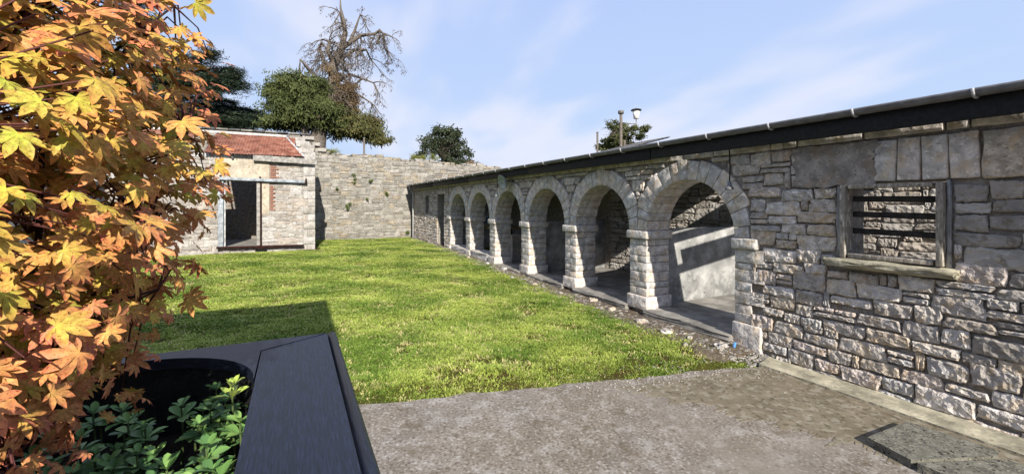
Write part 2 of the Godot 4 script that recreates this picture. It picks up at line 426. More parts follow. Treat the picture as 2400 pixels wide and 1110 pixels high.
# ---------------------------------------------------------------- ground
var gn: FastNoiseLite
func gy(x: float, s: float) -> float:   # height of the lawn
	var y := 0.18 * smoothstep(5.0, 18.0, s) + gn.get_noise_2d(x, s) * 0.03
	return y - 0.07 * (1.0 - smoothstep(0.0, 0.5, s - edge(x))) if s < 30 else y
func edge(x: float) -> float: return 4.42 - 0.24 * x + 0.018 * sin(x * 5.0) + 0.012 * sin(x * 13.0)   # s where the paving stops
func make_ground() -> void:
	gn = noise(88, 0.5, 3)
	var st := begin()
	var xs := [-400.0, -150.0, -60.0, -25.0]; var ss := [-300.0, -60.0, -20.0, -8.0]
	var t := -12.0
	while t < 12.0: xs.append(t); t += 0.3
	xs.append_array([16.0, 25.0, 60.0, 150.0, 400.0])
	t = 0.0
	while t < 23.0: ss.append(t); t += 0.3
	ss.append_array([30.0, 45.0, 80.0, 160.0, 500.0])
	for i in xs.size() - 1:
		for j in ss.size() - 1:
			var f := func(a, b): return P(xs[a], gy(xs[a], ss[b]), ss[b])
			quad(st, f.call(i, j), f.call(i, j + 1), f.call(i + 1, j + 1), f.call(i + 1, j))
	struct("ground", finish(st), T.soil)
	# paving with an uneven front edge
	var poly := PackedVector2Array()
	poly.append(Vector2(-8, -7)); poly.append(Vector2(4.86, -7)); poly.append(Vector2(4.86, edge(4.86) - 0.05))
	var x := 4.7
	while x > -8.0: poly.append(Vector2(x, edge(x) + 0.04 * gn.get_noise_2d(x * 9, 4))); x -= 0.12
	struct("paving", plate(poly, -0.2, -0.035), T.pave)
	# thin crust of old moss and dirt on the paving along the wall
	var mp := PackedVector2Array([Vector2(4.855, 0.1), Vector2(4.855, 3.2)])
	x = 0.0
	while x <= 1.0:
		var k := Vector2(3.05, 3.5).lerp(Vector2(3.95, 1.9), minf(x * 1.6, 1.0)) if x < 0.625 else Vector2(3.95, 1.9).lerp(Vector2(4.25, 0.1), (x - 0.625) / 0.375)
		mp.append(k + Vector2(0.22 * gn.get_noise_2d(x * 22, 9) + 0.14 * gn.get_noise_2d(x * 110, 30) + 0.08 * gn.get_noise_2d(x * 400, 10), 0.03 * gn.get_noise_2d(x * 40, 70))); x += 0.004
	struct("moss_crust", plate(mp, -0.06, -0.031), T.moss)
	struct("kerb_strip", plate(PackedVector2Array([Vector2(4.86, -7), Vector2(5.23, -7), Vector2(5.23, 3.36), Vector2(4.86, 3.26)]), -0.2, -0.015), T.kerb)
	var p := PackedVector2Array()
	x = 21.2
	p.append(Vector2(5.3, 3.4)); p.append(Vector2(5.3, 21.2))
	while x > 3.4:
		p.append(Vector2(4.75 - 0.4 * (1 - smoothstep(3.0, 13.0, x)) + 0.14 * gn.get_noise_2d(x * 3, 60), x)); x -= 0.15
	var d := begin()
	for i in range(2, p.size() - 1):
		for k in 4:
			var g := func(q: Vector2, f: float) -> Vector3:
				var xx := lerpf(q.x, 5.3, f)
				return P(xx, gy(xx, q.y) + (0.012 if f > 0 else -0.03) + 0.02 * f, q.y)
			quad(d, g.call(p[i], k / 4.0), g.call(p[i], (k + 1) / 4.0), g.call(p[i + 1], (k + 1) / 4.0), g.call(p[i + 1], k / 4.0))
	struct("dirt_strip", finish(d), T.dirt)

func make_grass() -> void:
	# one tuft of thin blades, set out many times
	var tufts := []
	for v in 3:
		var st := begin(false); var r := RNG(300 + v)
		for k in 15:
			var a := r.randf() * TAU; var q := Vector3(cos(a), 0, sin(a)) * r.randf() * 0.055
			var dir := Vector3(cos(a + r.randf_range(-1, 1)), 0, sin(a + r.randf_range(-1, 1))); var side := Vector3(-dir.z, 0, dir.x) * r.randf_range(0.0025, 0.005)
			var h := r.randf_range(0.014, 0.034); var bend := dir * h * r.randf_range(0.3, 1.1)
			quad(st, q - side, q - side * 0.8 + bend * 0.4 + Vector3.UP * h * 0.65, q + side * 0.8 + bend * 0.4 + Vector3.UP * h * 0.65, q + side)
			tri(st, q - side * 0.8 + bend * 0.4 + Vector3.UP * h * 0.65, q + bend + Vector3.UP * h, q + side * 0.8 + bend * 0.4 + Vector3.UP * h * 0.65)
		tufts.append(finish(st))
	var m := mat(Color.WHITE, null, 1, null, 0, 0.75); m.vertex_color_use_as_albedo = true; m.backlight_enabled = true; m.backlight = Color(0.5, 0.5, 0.5); m.metallic_specular = 0.25
	var pn := noise(61, 0.55, 4); var bald := noise(62, 0.9, 4)
	var lists := [[], [], []]
	var rr := RNG(5)
	for i in 210000:
		# more of them close by
		var s := 3.0 + 18.6 * pow(rr.randf(), 1.5); var x := rr.randf_range(-5.4, 5.1)
		if s < edge(x) - 0.05 or (s > 17.2 and x < 0.9): continue
		if x < -0.46 * s - 0.4 : continue
		var b := bald.get_noise_2d(x, s); var border := 4.80 - 0.36 * (1 - smoothstep(3.0, 13.0, s))
		var keep := 1.0 - smoothstep(0.12, 0.42, b) * 0.85
		keep *= 1.0 - smoothstep(-0.15, 0.5, x - border + 0.3 * b)
		keep *= 0.30 + 0.70 * smoothstep(-0.05, 0.9, s - edge(x) + 0.9 * b)
		keep *= 1.0 - 0.8 * smoothstep(0.6, 2.4, x) * (1.0 - smoothstep(0.3, 1.7, s - edge(x))) * smoothstep(-0.15, 0.25, bald.get_noise_2d(x * 1.4 + 40, s * 2.2))
		if rr.randf() > keep: continue
		var q := pn.get_noise_2d(x, s) + rr.randf_range(-0.3, 0.3)
		var c := Color(0.105, 0.175, 0.025).lerp(Color(0.33, 0.39, 0.08), clampf(q * 1.3 + 0.5, 0, 1))
		if rr.randf() < 0.06 + 0.5 * clampf(b, 0, 1): c = Color(0.45, 0.40, 0.18)
		var sc := rr.randf_range(0.7, 1.25) * (1.0 + 0.03 * s)
		var bs := Basis(Vector3.UP, rr.randf() * TAU).scaled(Vector3(sc * 1.15, sc * 0.85, sc * 1.15))
		lists[rr.randi() % 3].append([Transform3D(bs, P(x, gy(x, s) - 0.004, s)), c])
	for v in 3:
		var mm := MultiMesh.new(); mm.transform_format = MultiMesh.TRANSFORM_3D; mm.use_colors = true; mm.mesh = tufts[v]; mm.instance_count = lists[v].size()
		for i in lists[v].size(): mm.set_instance_transform(i, lists[v][i][0]); mm.set_instance_color(i, lists[v][i][1])
		var o := MultiMeshInstance3D.new(); o.name = numbered("grass"); o.multimesh = mm; o.material_override = m; add_child(o)
		meta(o, "short bright green grass of the courtyard lawn", "grass", "blades of the courtyard lawn", "stuff")

# ---------------------------------------------------------------- the long building with arches
const FX := 5.2     # front face
const A0 := 3.82    # nearest jamb
const PITCH := 2.02
const OPEN := 1.6
const SPRING := 1.41
func make_arcade() -> void:
	var t := thing("arcade_building", "long low grey stone outbuilding with six round arches along its front", "building", P(FX, 0, A0))
	var fr := [P(FX, 0, 0) - t.position, Vector3(0, 0, 1), Vector3.UP, Vector3(-1, 0, 0)]   # u = -s
	var back := P(0, 0, 0) - t.position
	var r := RNG(40)
	# solid core behind the facing stones, cut by the openings
	var core := group_node("front_wall", t)
	var comb := PackedVector2Array()
	var sa := A0 - 0.30; var sb := A0 + 5 * PITCH + OPEN + 0.04
	comb.append(Vector2(-sa, 2.74)); comb.append(Vector2(-sb, 2.74)); comb.append(Vector2(-sb, -0.2))
	for k in range(5, -1, -1):
		var c := A0 + PITCH * k + OPEN * 0.5; var ra := OPEN * 0.5 + 0.035
		comb.append(Vector2(-(c + ra), -0.2)) if k < 5 else null
		if k == 5: comb[comb.size() - 1] = Vector2(-(c + ra), -0.2)
		for i in 25:
			var a := PI * i / 24.0
			comb.append(Vector2(-(c + cos(a) * ra), SPRING + sin(a) * ra))
		comb.append(Vector2(-(c - ra), -0.2))
	comb.append(Vector2(-sa, -0.2))
	var clean := PackedVector2Array()
	for q in comb:
		if clean.is_empty() or clean[clean.size() - 1].distance_to(q) > 0.0005: clean.append(q)
	part("core", wall_plate(fr, clean, -0.47, -0.035), T.mortar, core)
	# near length with the window (s 1.75 to 2.56, y 1.29 to 2.05)
	for q in [rect(-sa, -2.58, -0.2, 2.74), rect(-2.58, -1.73, -0.2, 1.27), rect(-2.58, -1.73, 2.07, 2.74), rect(-1.73, 8.0, -0.2, 2.74)]:
		part("core", wall_plate(fr, q, -0.47, -0.035), T.mortar, core)
	# far length with a slit window and a doorway
	for q in [rect(-16.35, -sb, -0.2, 2.74), rect(-17.2, -16.35, 2.3, 2.74), rect(-18.5, -17.2, -0.2, 2.74), rect(-19.05, -18.5, -0.2, 1.47), rect(-19.05, -18.5, 2.2, 2.74), rect(-21.1, -19.05, -0.2, 2.74)]:
		part("core", wall_plate(fr, q, -0.47, -0.035), T.mortar_far, core)
	# facing stones
	var blocked := func(v0: float, v1: float) -> Array:
		var out := []
		var vm := (v0 + v1) * 0.5
		# arches with their rings, piers below the imposts
		if vm < 2.53:
			var dv := maxf(v0 - SPRING, 0.0)
			var ro := 1.11
			if v1 > SPRING:
				if dv < ro:
					var w := minf(sqrt(maxf(ro * ro - dv * dv, 0.0)), 1.01)
					for k in 6:
						var c := A0 + PITCH * k + OPEN * 0.5
						out.append([-(c + w), -(c - w)])
			else:
				out.append([-(A0 + 5 * PITCH + OPEN + 0.32), -(A0 - 0.05)])
				out.append([-A0, -(A0 - (0.38 if int(floor(vm * 8.3)) % 2 == 0 else 0.22))])
		if v1 > 1.24 and v0 < 2.07: out.append([-2.62, -1.69])
		if vm > 2.05 and vm < 2.47: out.append([-3.1, -1.15])
		if vm > 2.5: out.append([-40.0, 20.0])
		if v1 < 2.33: out.append([-17.22, -16.33])
		if v1 > 1.45 and v0 < 2.22: out.append([-19.07, -18.48])
		if vm < -0.1: out.append([-30.0, -3.3])
		return out
	var near := rubble(-3.9, 0.4, -0.13, 2.5, Vector2(0.10, 0.185), Vector2(0.17, 0.40), 4, blocked, 0.22, 0.12)
	var mid := rubble(-15.7, -3.9, 1.41, 2.5, Vector2(0.12, 0.20), Vector2(0.22, 0.5), 6, blocked, 0.08)
	var far := rubble(-21.1, -15.7, -0.05, 2.5, Vector2(0.08, 0.15), Vector2(0.14, 0.36), 7, blocked)
	var lime := RNG(49)
	for q in near:   # limewashed stones right of the window
		if q[0] > -1.75 and q[1] > 0.45 and lime.randf() < 0.62: q.append(T.barn)
	var all := near.duplicate(); all.append_array(mid); all.append_array(far)
	lay(all, [fr[0] - fr[3] * 0.035, fr[1], fr[2], fr[3]], Vector2(0.040, 0.060), 0.012, T.stone, core, 41, 300, "stone", func(q): return q[2] * q[3] / (2.5 - q[0]))
	# top course of long blocks below the eave
	var s := -0.4
	while s < 21.0:
		var w := r.randf_range(0.45, 0.85)
		if r.randf() < 0.2: w = 0.16
		part("eave_block", rbox(Vector3(0.42, 0.22, w - 0.02), 0.012, 0.006, int(s * 10)), T.ashlar[3] if r.randf() < 0.6 else T.ashlar[1], core, Transform3D(Basis(), P(FX + 0.2 + r.randf_range(-0.006, 0.006), 2.62, s + w * 0.5) - t.position))
		s += w
	# flat stone lintel over the window, big slabs beside it
	var u := 1.52
	for w in [0.20, 0.19, 0.18, 0.19]:
		part("lintel_stone", rbox(Vector3(0.2, 0.40, w - 0.012), 0.012, 0.008, int(u * 50)), T.ashlar[int(u * 10) % 4], core, Transform3D(Basis(Vector3.RIGHT, (u - 1.8) * 0.12), P(FX + 0.085, 2.275, u + w * 0.5) - t.position))
		u += w
	var pp := PackedVector2Array()
	for k in 40:
		var a := TAU * k / 40.0; var sq := 1.0 / maxf(absf(cos(a)), absf(sin(a)))
		var wob := 1.0 + 0.16 * bump_noise.get_noise_2d(cos(a) * 9, sin(a) * 9) + 0.07 * bump_noise.get_noise_2d(cos(a) * 40, sin(a) * 40)
		pp.append(Vector2(-2.66 + cos(a) * sq * 0.40 * wob, 2.27 + sin(a) * sq * 0.22 * wob))
	part("cement_patch", wall_plate(fr, pp, -0.03, 0.018), T.cement, core)
	lay(rubble(-3.1, -2.28, 2.05, 2.5, Vector2(0.10, 0.16), Vector2(0.18, 0.4), 14), [fr[0] - fr[3] * 0.035, fr[1], fr[2], fr[3]], Vector2(0.04, 0.062), 0.013, T.stone, core, 50, 30)
	part("large_stone", rbox(Vector3(0.14, 0.40, 0.34), 0.02, 0.02, 9, null, 2), T.stone[3], core, Transform3D(Basis(), P(FX + 0.055, 2.27, 1.34) - t.position))
	# window: timber frame, slats, rough sill
	var win := group_node("window", t)
	for q in [[2.54, 0.05], [1.77, 0.05]]:
		beam("frame", P(FX + 0.02, 1.29, q[0]) - t.position, P(FX + 0.02, 2.05, q[0]) - t.position, q[1], 0.13, T.frame, win)
	beam("frame", P(FX + 0.03, 2.03, 1.82) - t.position, P(FX + 0.03, 2.03, 2.495) - t.position, 0.13, 0.04, T.frame, win)
	beam("frame", P(FX + 0.03, 1.315, 1.82) - t.position, P(FX + 0.03, 1.315, 2.495) - t.position, 0.13, 0.045, T.frame, win)
	for y in [1.56, 1.735, 1.895]: beam("slat", P(FX + 0.10, y, 1.81) - t.position, P(FX + 0.10, y + 0.01, 2.51) - t.position, 0.018, 0.06, T.darkwood, win)
	for q in [[1.722, 0.04], [2.595, 0.05]]: part("render_reveal", rbox(Vector3(0.16, 0.84, q[1]), 0.012, 0.02, 6, null, 3), T.concrete, win, Transform3D(Basis(), P(FX + 0.09, 1.66, q[0]) - t.position))
	part("sill", rbox(Vector3(0.24, 0.09, 1.06), 0.03, 0.03, 3, null, 5), T.kerb, win, Transform3D(Basis(), P(FX + 0.015, 1.235, 2.17) - t.position))
	# arches: ring stones
	for k in 6:
		var ar := group_node("arch", t)
		var c := A0 + PITCH * k + OPEN * 0.5
		var a := 0.0
		var cuts := [0.0]
		while a < PI - 0.16:
			a += r.randf_range(0.16, 0.28); cuts.append(minf(a, PI))
		if PI - cuts[cuts.size() - 1] < 0.14: cuts[cuts.size() - 1] = PI
		else: cuts.append(PI)
		for i in cuts.size() - 1:
			var a0: float = cuts[i]; var a1: float = cuts[i + 1]
			var am := (a0 + a1) * 0.5
			var top := 1.10 + r.randf_range(-0.02, 0.02)
			top = minf(top, 1.003 / maxf(absf(cos(am)), 0.001))
			var split := r.randf() < 0.35 and top > 1.05
			var bands := [[0.80, 0.93 + r.randf_range(-0.03, 0.03)], [0.0, top]] if split else [[0.80, top]]
			if split: bands[1][0] = bands[0][1]
			for b in bands:
				var warp := func(p: Vector3) -> Vector3:
					var rad: float = lerpf(b[0], b[1], p.y / 0.3 + 0.5)
					var an: float = am + (p.z / 0.2) * (a1 - a0 - 0.010 / rad)
					var sv := clampf(cos(an) * rad, -1.006, 1.006)
					return P(FX + 0.25 + p.x, SPRING + sin(an) * rad, c + sv) - t.position
				part("voussoir", rbox(Vector3(0.52, 0.3 - 0.006, 0.2), 0.006, 0.006, k * 20 + i, warp), T.ashlar[r.randi() % 4], ar)
	# piers: plinth, courses of blocks, impost
	for k in range(-1, 6):
		var pr := group_node("pier", t)
		var s0 := A0 + PITCH * k + OPEN; var s1 := A0 + PITCH * (k + 1)
		if k == -1: s0 = A0 - 0.42; s1 = A0
		if k == 5: s1 = s0 + 0.34
		var mid_s := (s0 + s1) * 0.5; var wid := s1 - s0
		var lowy := 0.09
		if k == -1: lowy = -0.06
		part("plinth", rbox(Vector3(0.58, 0.315 - lowy, wid + (0.05 if k >= 0 else -0.02)), 0.018, 0.012, k + 50, null, 2), T.ashlar[1], pr, Transform3D(Basis(), P(FX + 0.25, (0.315 + lowy) * 0.5, mid_s + (0.03 if k == -1 else 0.0)) - t.position))
		var y := 0.322; var row := 0
		while y < 1.26:
			var h := r.randf_range(0.09, 0.165)
			if 1.266 - y - h < 0.07: h = 1.266 - y
			var w := wid - 0.015
			var f := 0.0
			if k == -1: w = [0.40, 0.23][row % 2]; f = (wid - w) * 0.5
			if (row + k) % 2 == 0 and k >= 0:
				var cut := r.randf_range(0.4, 0.6) * w
				var dcut := r.randf_range(0.18, 0.32)
				part("block", rbox(Vector3(dcut, h - 0.008, cut - 0.006), 0.006, 0.006, row + k * 9), T.ashlar[r.randi() % 4], pr, Transform3D(Basis(), P(FX + dcut * 0.5, y + h * 0.5, s0 + 0.007 + cut * 0.5) - t.position))
				part("block", rbox(Vector3(dcut, h - 0.008, w - cut - 0.006), 0.006, 0.006, row + k * 9 + 3), T.ashlar[r.randi() % 4], pr, Transform3D(Basis(), P(FX + dcut * 0.5 + 0.003, y + h * 0.5, s0 + 0.007 + cut + (w - cut) * 0.5) - t.position))
				part("block", rbox(Vector3(0.5 - dcut - 0.008, h - 0.008, w), 0.006, 0.007, row + k * 9 + 5), T.ashlar[r.randi() % 4], pr, Transform3D(Basis(), P(FX + dcut + 0.004 + (0.5 - dcut) * 0.5, y + h * 0.5, mid_s) - t.position))
			else:
				part("block", rbox(Vector3(0.5, h - 0.008, w), 0.006, 0.009, row + k * 9 + 7), T.ashlar[r.randi() % 4], pr, Transform3D(Basis(), P(FX + 0.25 + r.randf_range(-0.006, 0.006), y + h * 0.5, mid_s + f) - t.position))
			y += h; row += 1
		part("impost", rbox(Vector3(0.60, 0.14, wid + (0.07 if k >= 0 else -0.06)), 0.022, 0.01, k + 80, null, 2), T.ashlar[0], pr, Transform3D(Basis(), P(FX + 0.25, 1.338, mid_s + (0.06 if k == -1 else 0.0)) - t.position))
	# thresholds and floor
	for k in 6:
		var s0 := A0 + PITCH * k - 0.02; var s1 := s0 + OPEN + 0.04
		if k < 4: part("threshold", rbox(Vector3(0.62, 0.12, s1 - s0 - 0.03), 0.02, 0.035, k + 3, null, 5), T.floor, t, Transform3D(Basis(), P(FX + 0.22, 0.068, (s0 + s1) * 0.5) - t.position))
		else: part("threshold", rbox(Vector3(0.5, 0.34, s1 - s0 - 0.03), 0.02, 0.035, k + 3, null, 4), T.ashlar[2], t, Transform3D(Basis(), P(FX + 0.25, 0.16, (s0 + s1) * 0.5) - t.position))
	part("interior_floor", plate(PackedVector2Array([Vector2(5.67, -8), Vector2(9.0, -8), Vector2(9.0, 21), Vector2(5.67, 21)]), -0.15, 0.10), T.floor, t, Transform3D(Basis(), -t.position))
	# rear wall, ends, partitions
	var rw := group_node("rear_wall", t)
	var along := (P(10.9, 0, -3.5) - P(7.65, 0, 9.6)).normalized()
	var rfr := [P(7.65, 0, 9.6) - t.position, along, Vector3.UP, along.cross(Vector3.UP)]
	part("core", wall_plate(rfr, rect(0.0, 17.0, -0.2, 3.1), -0.5, -0.03), T.mortar, rw)
	part("core", rbox(Vector3(0.5, 3.3, 11.6), 0.01), T.mortar, rw, Transform3D(Basis(), P(7.95, 1.45, 15.4) - t.position))
	lay(rubble(0.2, 10.0, 0.1, 3.05, Vector2(0.10, 0.20), Vector2(0.18, 0.5), 12), [rfr[0] - rfr[3] * 0.03, rfr[1], rfr[2], rfr[3]], Vector2(0.05, 0.09), 0.012, T.barn, rw, 42, 140, "stone", func(q): return -absf(q[0] - 5.5) - absf(q[1] - 1.7))
	part("end_wall", rbox(Vector3(3.8, 2.9, 0.45), 0.02, 0.02, 2), T.mortar_far, t, Transform3D(Basis(), P(7.1, 1.3, 21.0) - t.position))
	part("end_wall", rbox(Vector3(3.8, 2.4, 0.45), 0.02, 0.02, 3), T.mortar_far, t, Transform3D(Basis(), P(7.1, 1.1, -8.0) - t.position))
	part("partition", rbox(Vector3(3.32, 1.32, 0.16), 0.015, 0.006, 4, null, 4), T.concrete, t, Transform3D(Basis(), P(7.36, 0.75, 5.72) - t.position))
	part("partition", rbox(Vector3(3.32, 1.32, 0.16), 0.015, 0.006, 5, null, 4), T.concrete, t, Transform3D(Basis(), P(7.36, 0.75, 9.70) - t.position))
	part("partition", rbox(Vector3(3.32, 2.6, 0.2), 0.015, 0.006, 6, null, 4), T.concrete, t, Transform3D(Basis(), P(7.36, 1.4, 15.75) - t.position))
	# doorway and slit window of the far length
	part("door", rbox(Vector3(0.06, 2.3, 0.84), 0.005), T.greywood, t, Transform3D(Basis(), P(FX + 0.36, 1.18, 16.775) - t.position))
	part("slit_shutter", rbox(Vector3(0.05, 0.74, 0.56), 0.005), T.darkwood, t, Transform3D(Basis(), P(FX + 0.24, 1.835, 18.775) - t.position))
	# eave: fascia board, gutter on brackets, rafter feet
	for k in 6:
		part("fascia", rbox(Vector3(0.035, 0.21 + r.randf_range(-0.006, 0.006), 3.985), 0.006), T.fascia, t, Transform3D(Basis(Vector3.RIGHT, r.randf_range(-0.0015, 0.0015)), P(4.985 + r.randf_range(-0.004, 0.004), 2.655 + r.randf_range(-0.006, 0.006), -0.9 + 4.0 * k) - t.position))
	for k in 2: part("eave_plank", rbox(Vector3(0.132, 0.025, 2.93), 0.004), T.darkwood, t, Transform3D(Basis(), P(5.071, 2.752, -1.45 + 2.95 * k) - t.position))
	var gst := begin()
	for i in 10:
		var a0 := PI + PI * i / 10.0; var a1 := PI + PI * (i + 1) / 10.0
		for q in [[0.062, true], [0.056, false]]:
			var rr: float = q[0]
			var p0 := P(4.905 + cos(a0) * rr, 2.775 + sin(a0) * rr, -2.9) - t.position; var p1 := P(4.905 + cos(a1) * rr, 2.775 + sin(a1) * rr, -2.9) - t.position
			var l := Vector3(0, 0, -24.0)
			if q[1]: quad(gst, p0, p0 + l, p1 + l, p1)
			else: quad(gst, p0, p1, p1 + l, p0 + l)
	for sx in [-1, 1]:
		var p0 := P(4.905 + 0.062 * sx, 2.775, -2.9) - t.position; var p1 := P(4.905 + 0.056 * sx, 2.775, -2.9) - t.position
		quad(gst, p0, p1, p1 + Vector3(0, 0, -24.0), p0 + Vector3(0, 0, -24.0))
	var gut := part("gutter", finish(gst), T.gutter, t)
	for i in 26:
		var sc := 0.62 + 0.84 * i
		if sc > 20.8: break
		var pts := []; var rad := []
		for j in 9:
			var an := PI + PI * j / 8.0
			pts.append(P(4.905 + cos(an) * 0.068, 2.775 + sin(an) * 0.068, sc) - t.position); rad.append(0.012)
		pts.append(P(4.985, 2.77, sc) - t.position); rad.append(0.012)
		part("bracket", tube(pts, rad, 6), T.bracket, gut)
	part("downpipe", tube([P(4.92, 2.72, 20.95) - t.position, P(4.98, 2.62, 20.97) - t.position, P(5.12, 2.38, 20.98) - t.position, P(5.13, 2.2, 20.98) - t.position, P(5.13, 0.16, 20.98) - t.position], [0.035, 0.035, 0.035, 0.035, 0.035], 10), T.pipe, t)
	for sc in [3.12, 4.9, 6.9, 8.95, 10.95, 13.0, 15.0, 17.2, 19.4]: beam("rafter_foot", P(5.0, 2.63, sc) - t.position, P(5.55, 2.75, sc) - t.position, 0.11, 0.13, T.darkwood, t)
	# roof: rafters and corrugated sheets from s 2.8 on, one leftover strip nearer
	var roof := group_node("roof", t)
	var m := 0.165
	var sheet := corrugated(0.96, 4.35, 0.076, 0.010)
	var q := 3.0
	while q < 21.2:
		if q > 3.8 and q < 4.5: q += 0.93; continue   # a sheet is missing here
		var b := Basis(Vector3(0, 0, -1), Vector3(-m, 1, 0).normalized(), Vector3(1, m, 0).normalized())
		part("sheet", sheet, T.slate, roof, Transform3D(b, P(4.97, 2.775 + (0.004 if int(q * 10) % 2 == 0 else 0.0), q + 0.48) - t.position))
		q += 0.93
	part("sheet", corrugated(0.62, 3.4, 0.076, 0.010), T.slate, roof, Transform3D(Basis(Vector3(0, 0, -1), Vector3(-m, 1, 0).normalized(), Vector3(1, m, 0).normalized()), P(5.75, 2.90, 2.1) - t.position))
	part("loose_sheet", corrugated(0.9, 1.1, 0.076, 0.012), T.slate, roof, Transform3D(Basis(Vector3(0, 0, -1), Vector3(-0.26, 1, 0).normalized(), Vector3(1, 0.26, 0).normalized()), P(5.02, 2.79, 6.2) - t.position))
	for sc in [3.05, 5.0, 7.1, 9.2, 11.3, 13.4, 15.5, 17.6, 19.7, 2.1]: beam("rafter", P(5.57, 2.72, sc) - t.position, P(9.2, 2.72 + 3.63 * m, sc) - t.position, 0.08, 0.13, T.darkwood, roof)

# a sheet: wide along x, long along z, waves across
func corrugated(w: float, l: float, period: float, amp: float) -> ArrayMesh:
	var st := begin()
	var n := int(w / period * 8)
	for i in n:
		st.set_smooth_group(0)
		var x0 := -w * 0.5 + w * i / n; var x1 := -w * 0.5 + w * (i + 1) / n
		var y0 := sin(x0 / period * TAU) * amp; var y1 := sin(x1 / period * TAU) * amp
		quad(st, Vector3(x0, y0, 0), Vector3(x1, y1, 0), Vector3(x1, y1, l), Vector3(x0, y0, l))
		quad(st, Vector3(x0, y0 - 0.003, 0), Vector3(x0, y0 - 0.003, l), Vector3(x1, y1 - 0.003, l), Vector3(x1, y1 - 0.003, 0))
		st.set_smooth_group(-1)
		for z in [0.0, l]: quad(st, Vector3(x0, y0, z), Vector3(x1, y1, z), Vector3(x1, y1 - 0.003, z), Vector3(x0, y0 - 0.003, z))
	return finish(st)

# ---------------------------------------------------------------- the barn at the far left
func make_barn() -> void:
	var S := 17.6
	var t := thing("barn", "pale stone barn with an open doorway and a rusty red corrugated roof", "barn", P(-1.5, 0.15, S))
	var o := -t.position
	var fr := [P(0, 0, S) + o, Vector3(1, 0, 0), Vector3.UP, Vector3(0, 0, 1)]
	var fw := group_node("front_wall", t)
	for q in [rect(-6.0, -2.26, -0.1, 3.42), rect(-2.26, -1.09, 2.66, 3.42), rect(-2.26, -1.09, -0.1, 0.38), rect(-1.09, 0.66, -0.1, 3.42)]: part("core", wall_plate(fr, q, -0.5, -0.03), T.mortar_pale, fw)
	var blocked := func(v0: float, v1: float) -> Array:
		var out := []
		var vm := (v0 + v1) * 0.5
		out.append([0.42 if int(floor(vm * 3.6)) % 2 == 0 else 0.28, 1.0])
		if vm > 0.42: out.append([-2.32, -1.05])
		else: out.append([-2.3, -1.0])
		if vm > 2.62: out.append([-2.35, -0.78])
		if vm > 1.5: out.append([-1.1, -0.79])
		if vm > 2.0: out.append([-2.46, -2.2])
		if vm > 1.85 and vm < 3.25: out.append([-0.9, -0.60 if int(floor(vm * 7)) % 2 == 0 else -0.66])
		return out
	lay(rubble(-5.6, 0.68, 0.1, 3.4, Vector2(0.13, 0.26), Vector2(0.2, 0.5), 21, blocked), [fr[0] - fr[3] * 0.03, fr[1], fr[2], fr[3]], Vector2(0.022, 0.040), 0.004, T.barn, fw, 43, 260)
	lay(rubble(-2.25, -0.1, 0.1, 0.36, Vector2(0.12, 0.15), Vector2(0.2, 0.4), 22), [fr[0] - fr[3] * 0.03, fr[1], fr[2], fr[3]], Vector2(0.05, 0.09), 0.012, T.barn, fw, 44, 40)
	var y := 0.1; var i := 0
	while y < 3.38:
		var h := 0.278 if y + 0.5 < 3.38 else 3.4 - y
		var w := 0.42 if int(floor((y + h * 0.5) * 3.6)) % 2 == 0 else 0.28
		w = 0.68 - (0.42 if int(floor((y + h * 0.5) * 3.6)) % 2 == 0 else 0.28)
		part("quoin", rbox(Vector3(w - 0.01, h - 0.01, 0.4), 0.012, 0.01, i), T.barn[[1, 4, 0][i % 3]], fw, Transform3D(Basis(), P(0.68 - w * 0.5, y + h * 0.5, S + 0.19) + o))
		y += h; i += 1
	part("plaster", rbox(Vector3(1.55, 0.74, 0.06), 0.01, 0.006, 2, null, 4), T.plaster, fw, Transform3D(Basis(), P(-1.57, 3.03, S + 0.015) + o))
	part("plaster", rbox(Vector3(0.27, 1.18, 0.06), 0.01, 0.006, 3, null, 3), T.plaster, fw, Transform3D(Basis(), P(-0.935, 2.07, S + 0.018) + o))
	# red brick patches round the doorway
	for b in [[-0.78, -0.60, 2.62, 3.22], [-0.79, -0.66, 1.62, 2.5], [-2.46, -2.33, 1.95, 2.75]]:
		y = b[2]; i = 0
		while y < b[3]:
			var x1: float = b[1] + (0.10 if i % 2 == 0 and b[1] > -0.65 else (0.05 if i % 2 == 0 else 0.0))
			var x: float = b[0]
			while x < x1 - 0.03:
				var w := minf(0.19 if (i % 2 == 0) == (x == b[0]) else 0.11, x1 - x)
				part("brick", rbox(Vector3(w - 0.012, 0.062, 0.07), 0.005), T.brick[(i * 3 + int(x * 50)) % 3 if i > 0 else 0], fw, Transform3D(Basis(), P(x + w * 0.5, y + 0.036, S + 0.014) + o))
				x += w
			y += 0.075; i += 1
	# doorway: jambs, sliding rail above, runner below
	var dr := group_node("doorway", t)
	beam("jamb", P(-2.24, 0.40, S - 0.03) + o, P(-2.24, 2.68, S - 0.03) + o, 0.06, 0.16, T.steel, dr)
	beam("jamb", P(-2.16, 0.40, S + 0.06) + o, P(-2.16, 2.66, S + 0.06) + o, 0.05, 0.1, T.zinc, dr)
	beam("jamb", P(-1.12, 0.40, S - 0.01) + o, P(-1.12, 2.66, S - 0.01) + o, 0.05, 0.14, T.oldwood, dr)
	beam("jamb", P(-1.06, 0.40, S - 0.05) + o, P(-1.06, 2.66, S - 0.05) + o, 0.045, 0.05, T.rustbar, dr)
	beam("sliding_rail", P(-2.28, 2.72, S - 0.12) + o, P(0.33, 2.66, S - 0.12) + o, 0.06, 0.10, T.steel, dr)
	for x in [-2.24, -1.08, 0.37]: part("rail_bracket", rbox(Vector3(0.05, 0.2, 0.12), 0.006), T.rustbar, dr, Transform3D(Basis(), P(x, 2.73 - 0.02 * (x + 2.2), S - 0.06) + o))
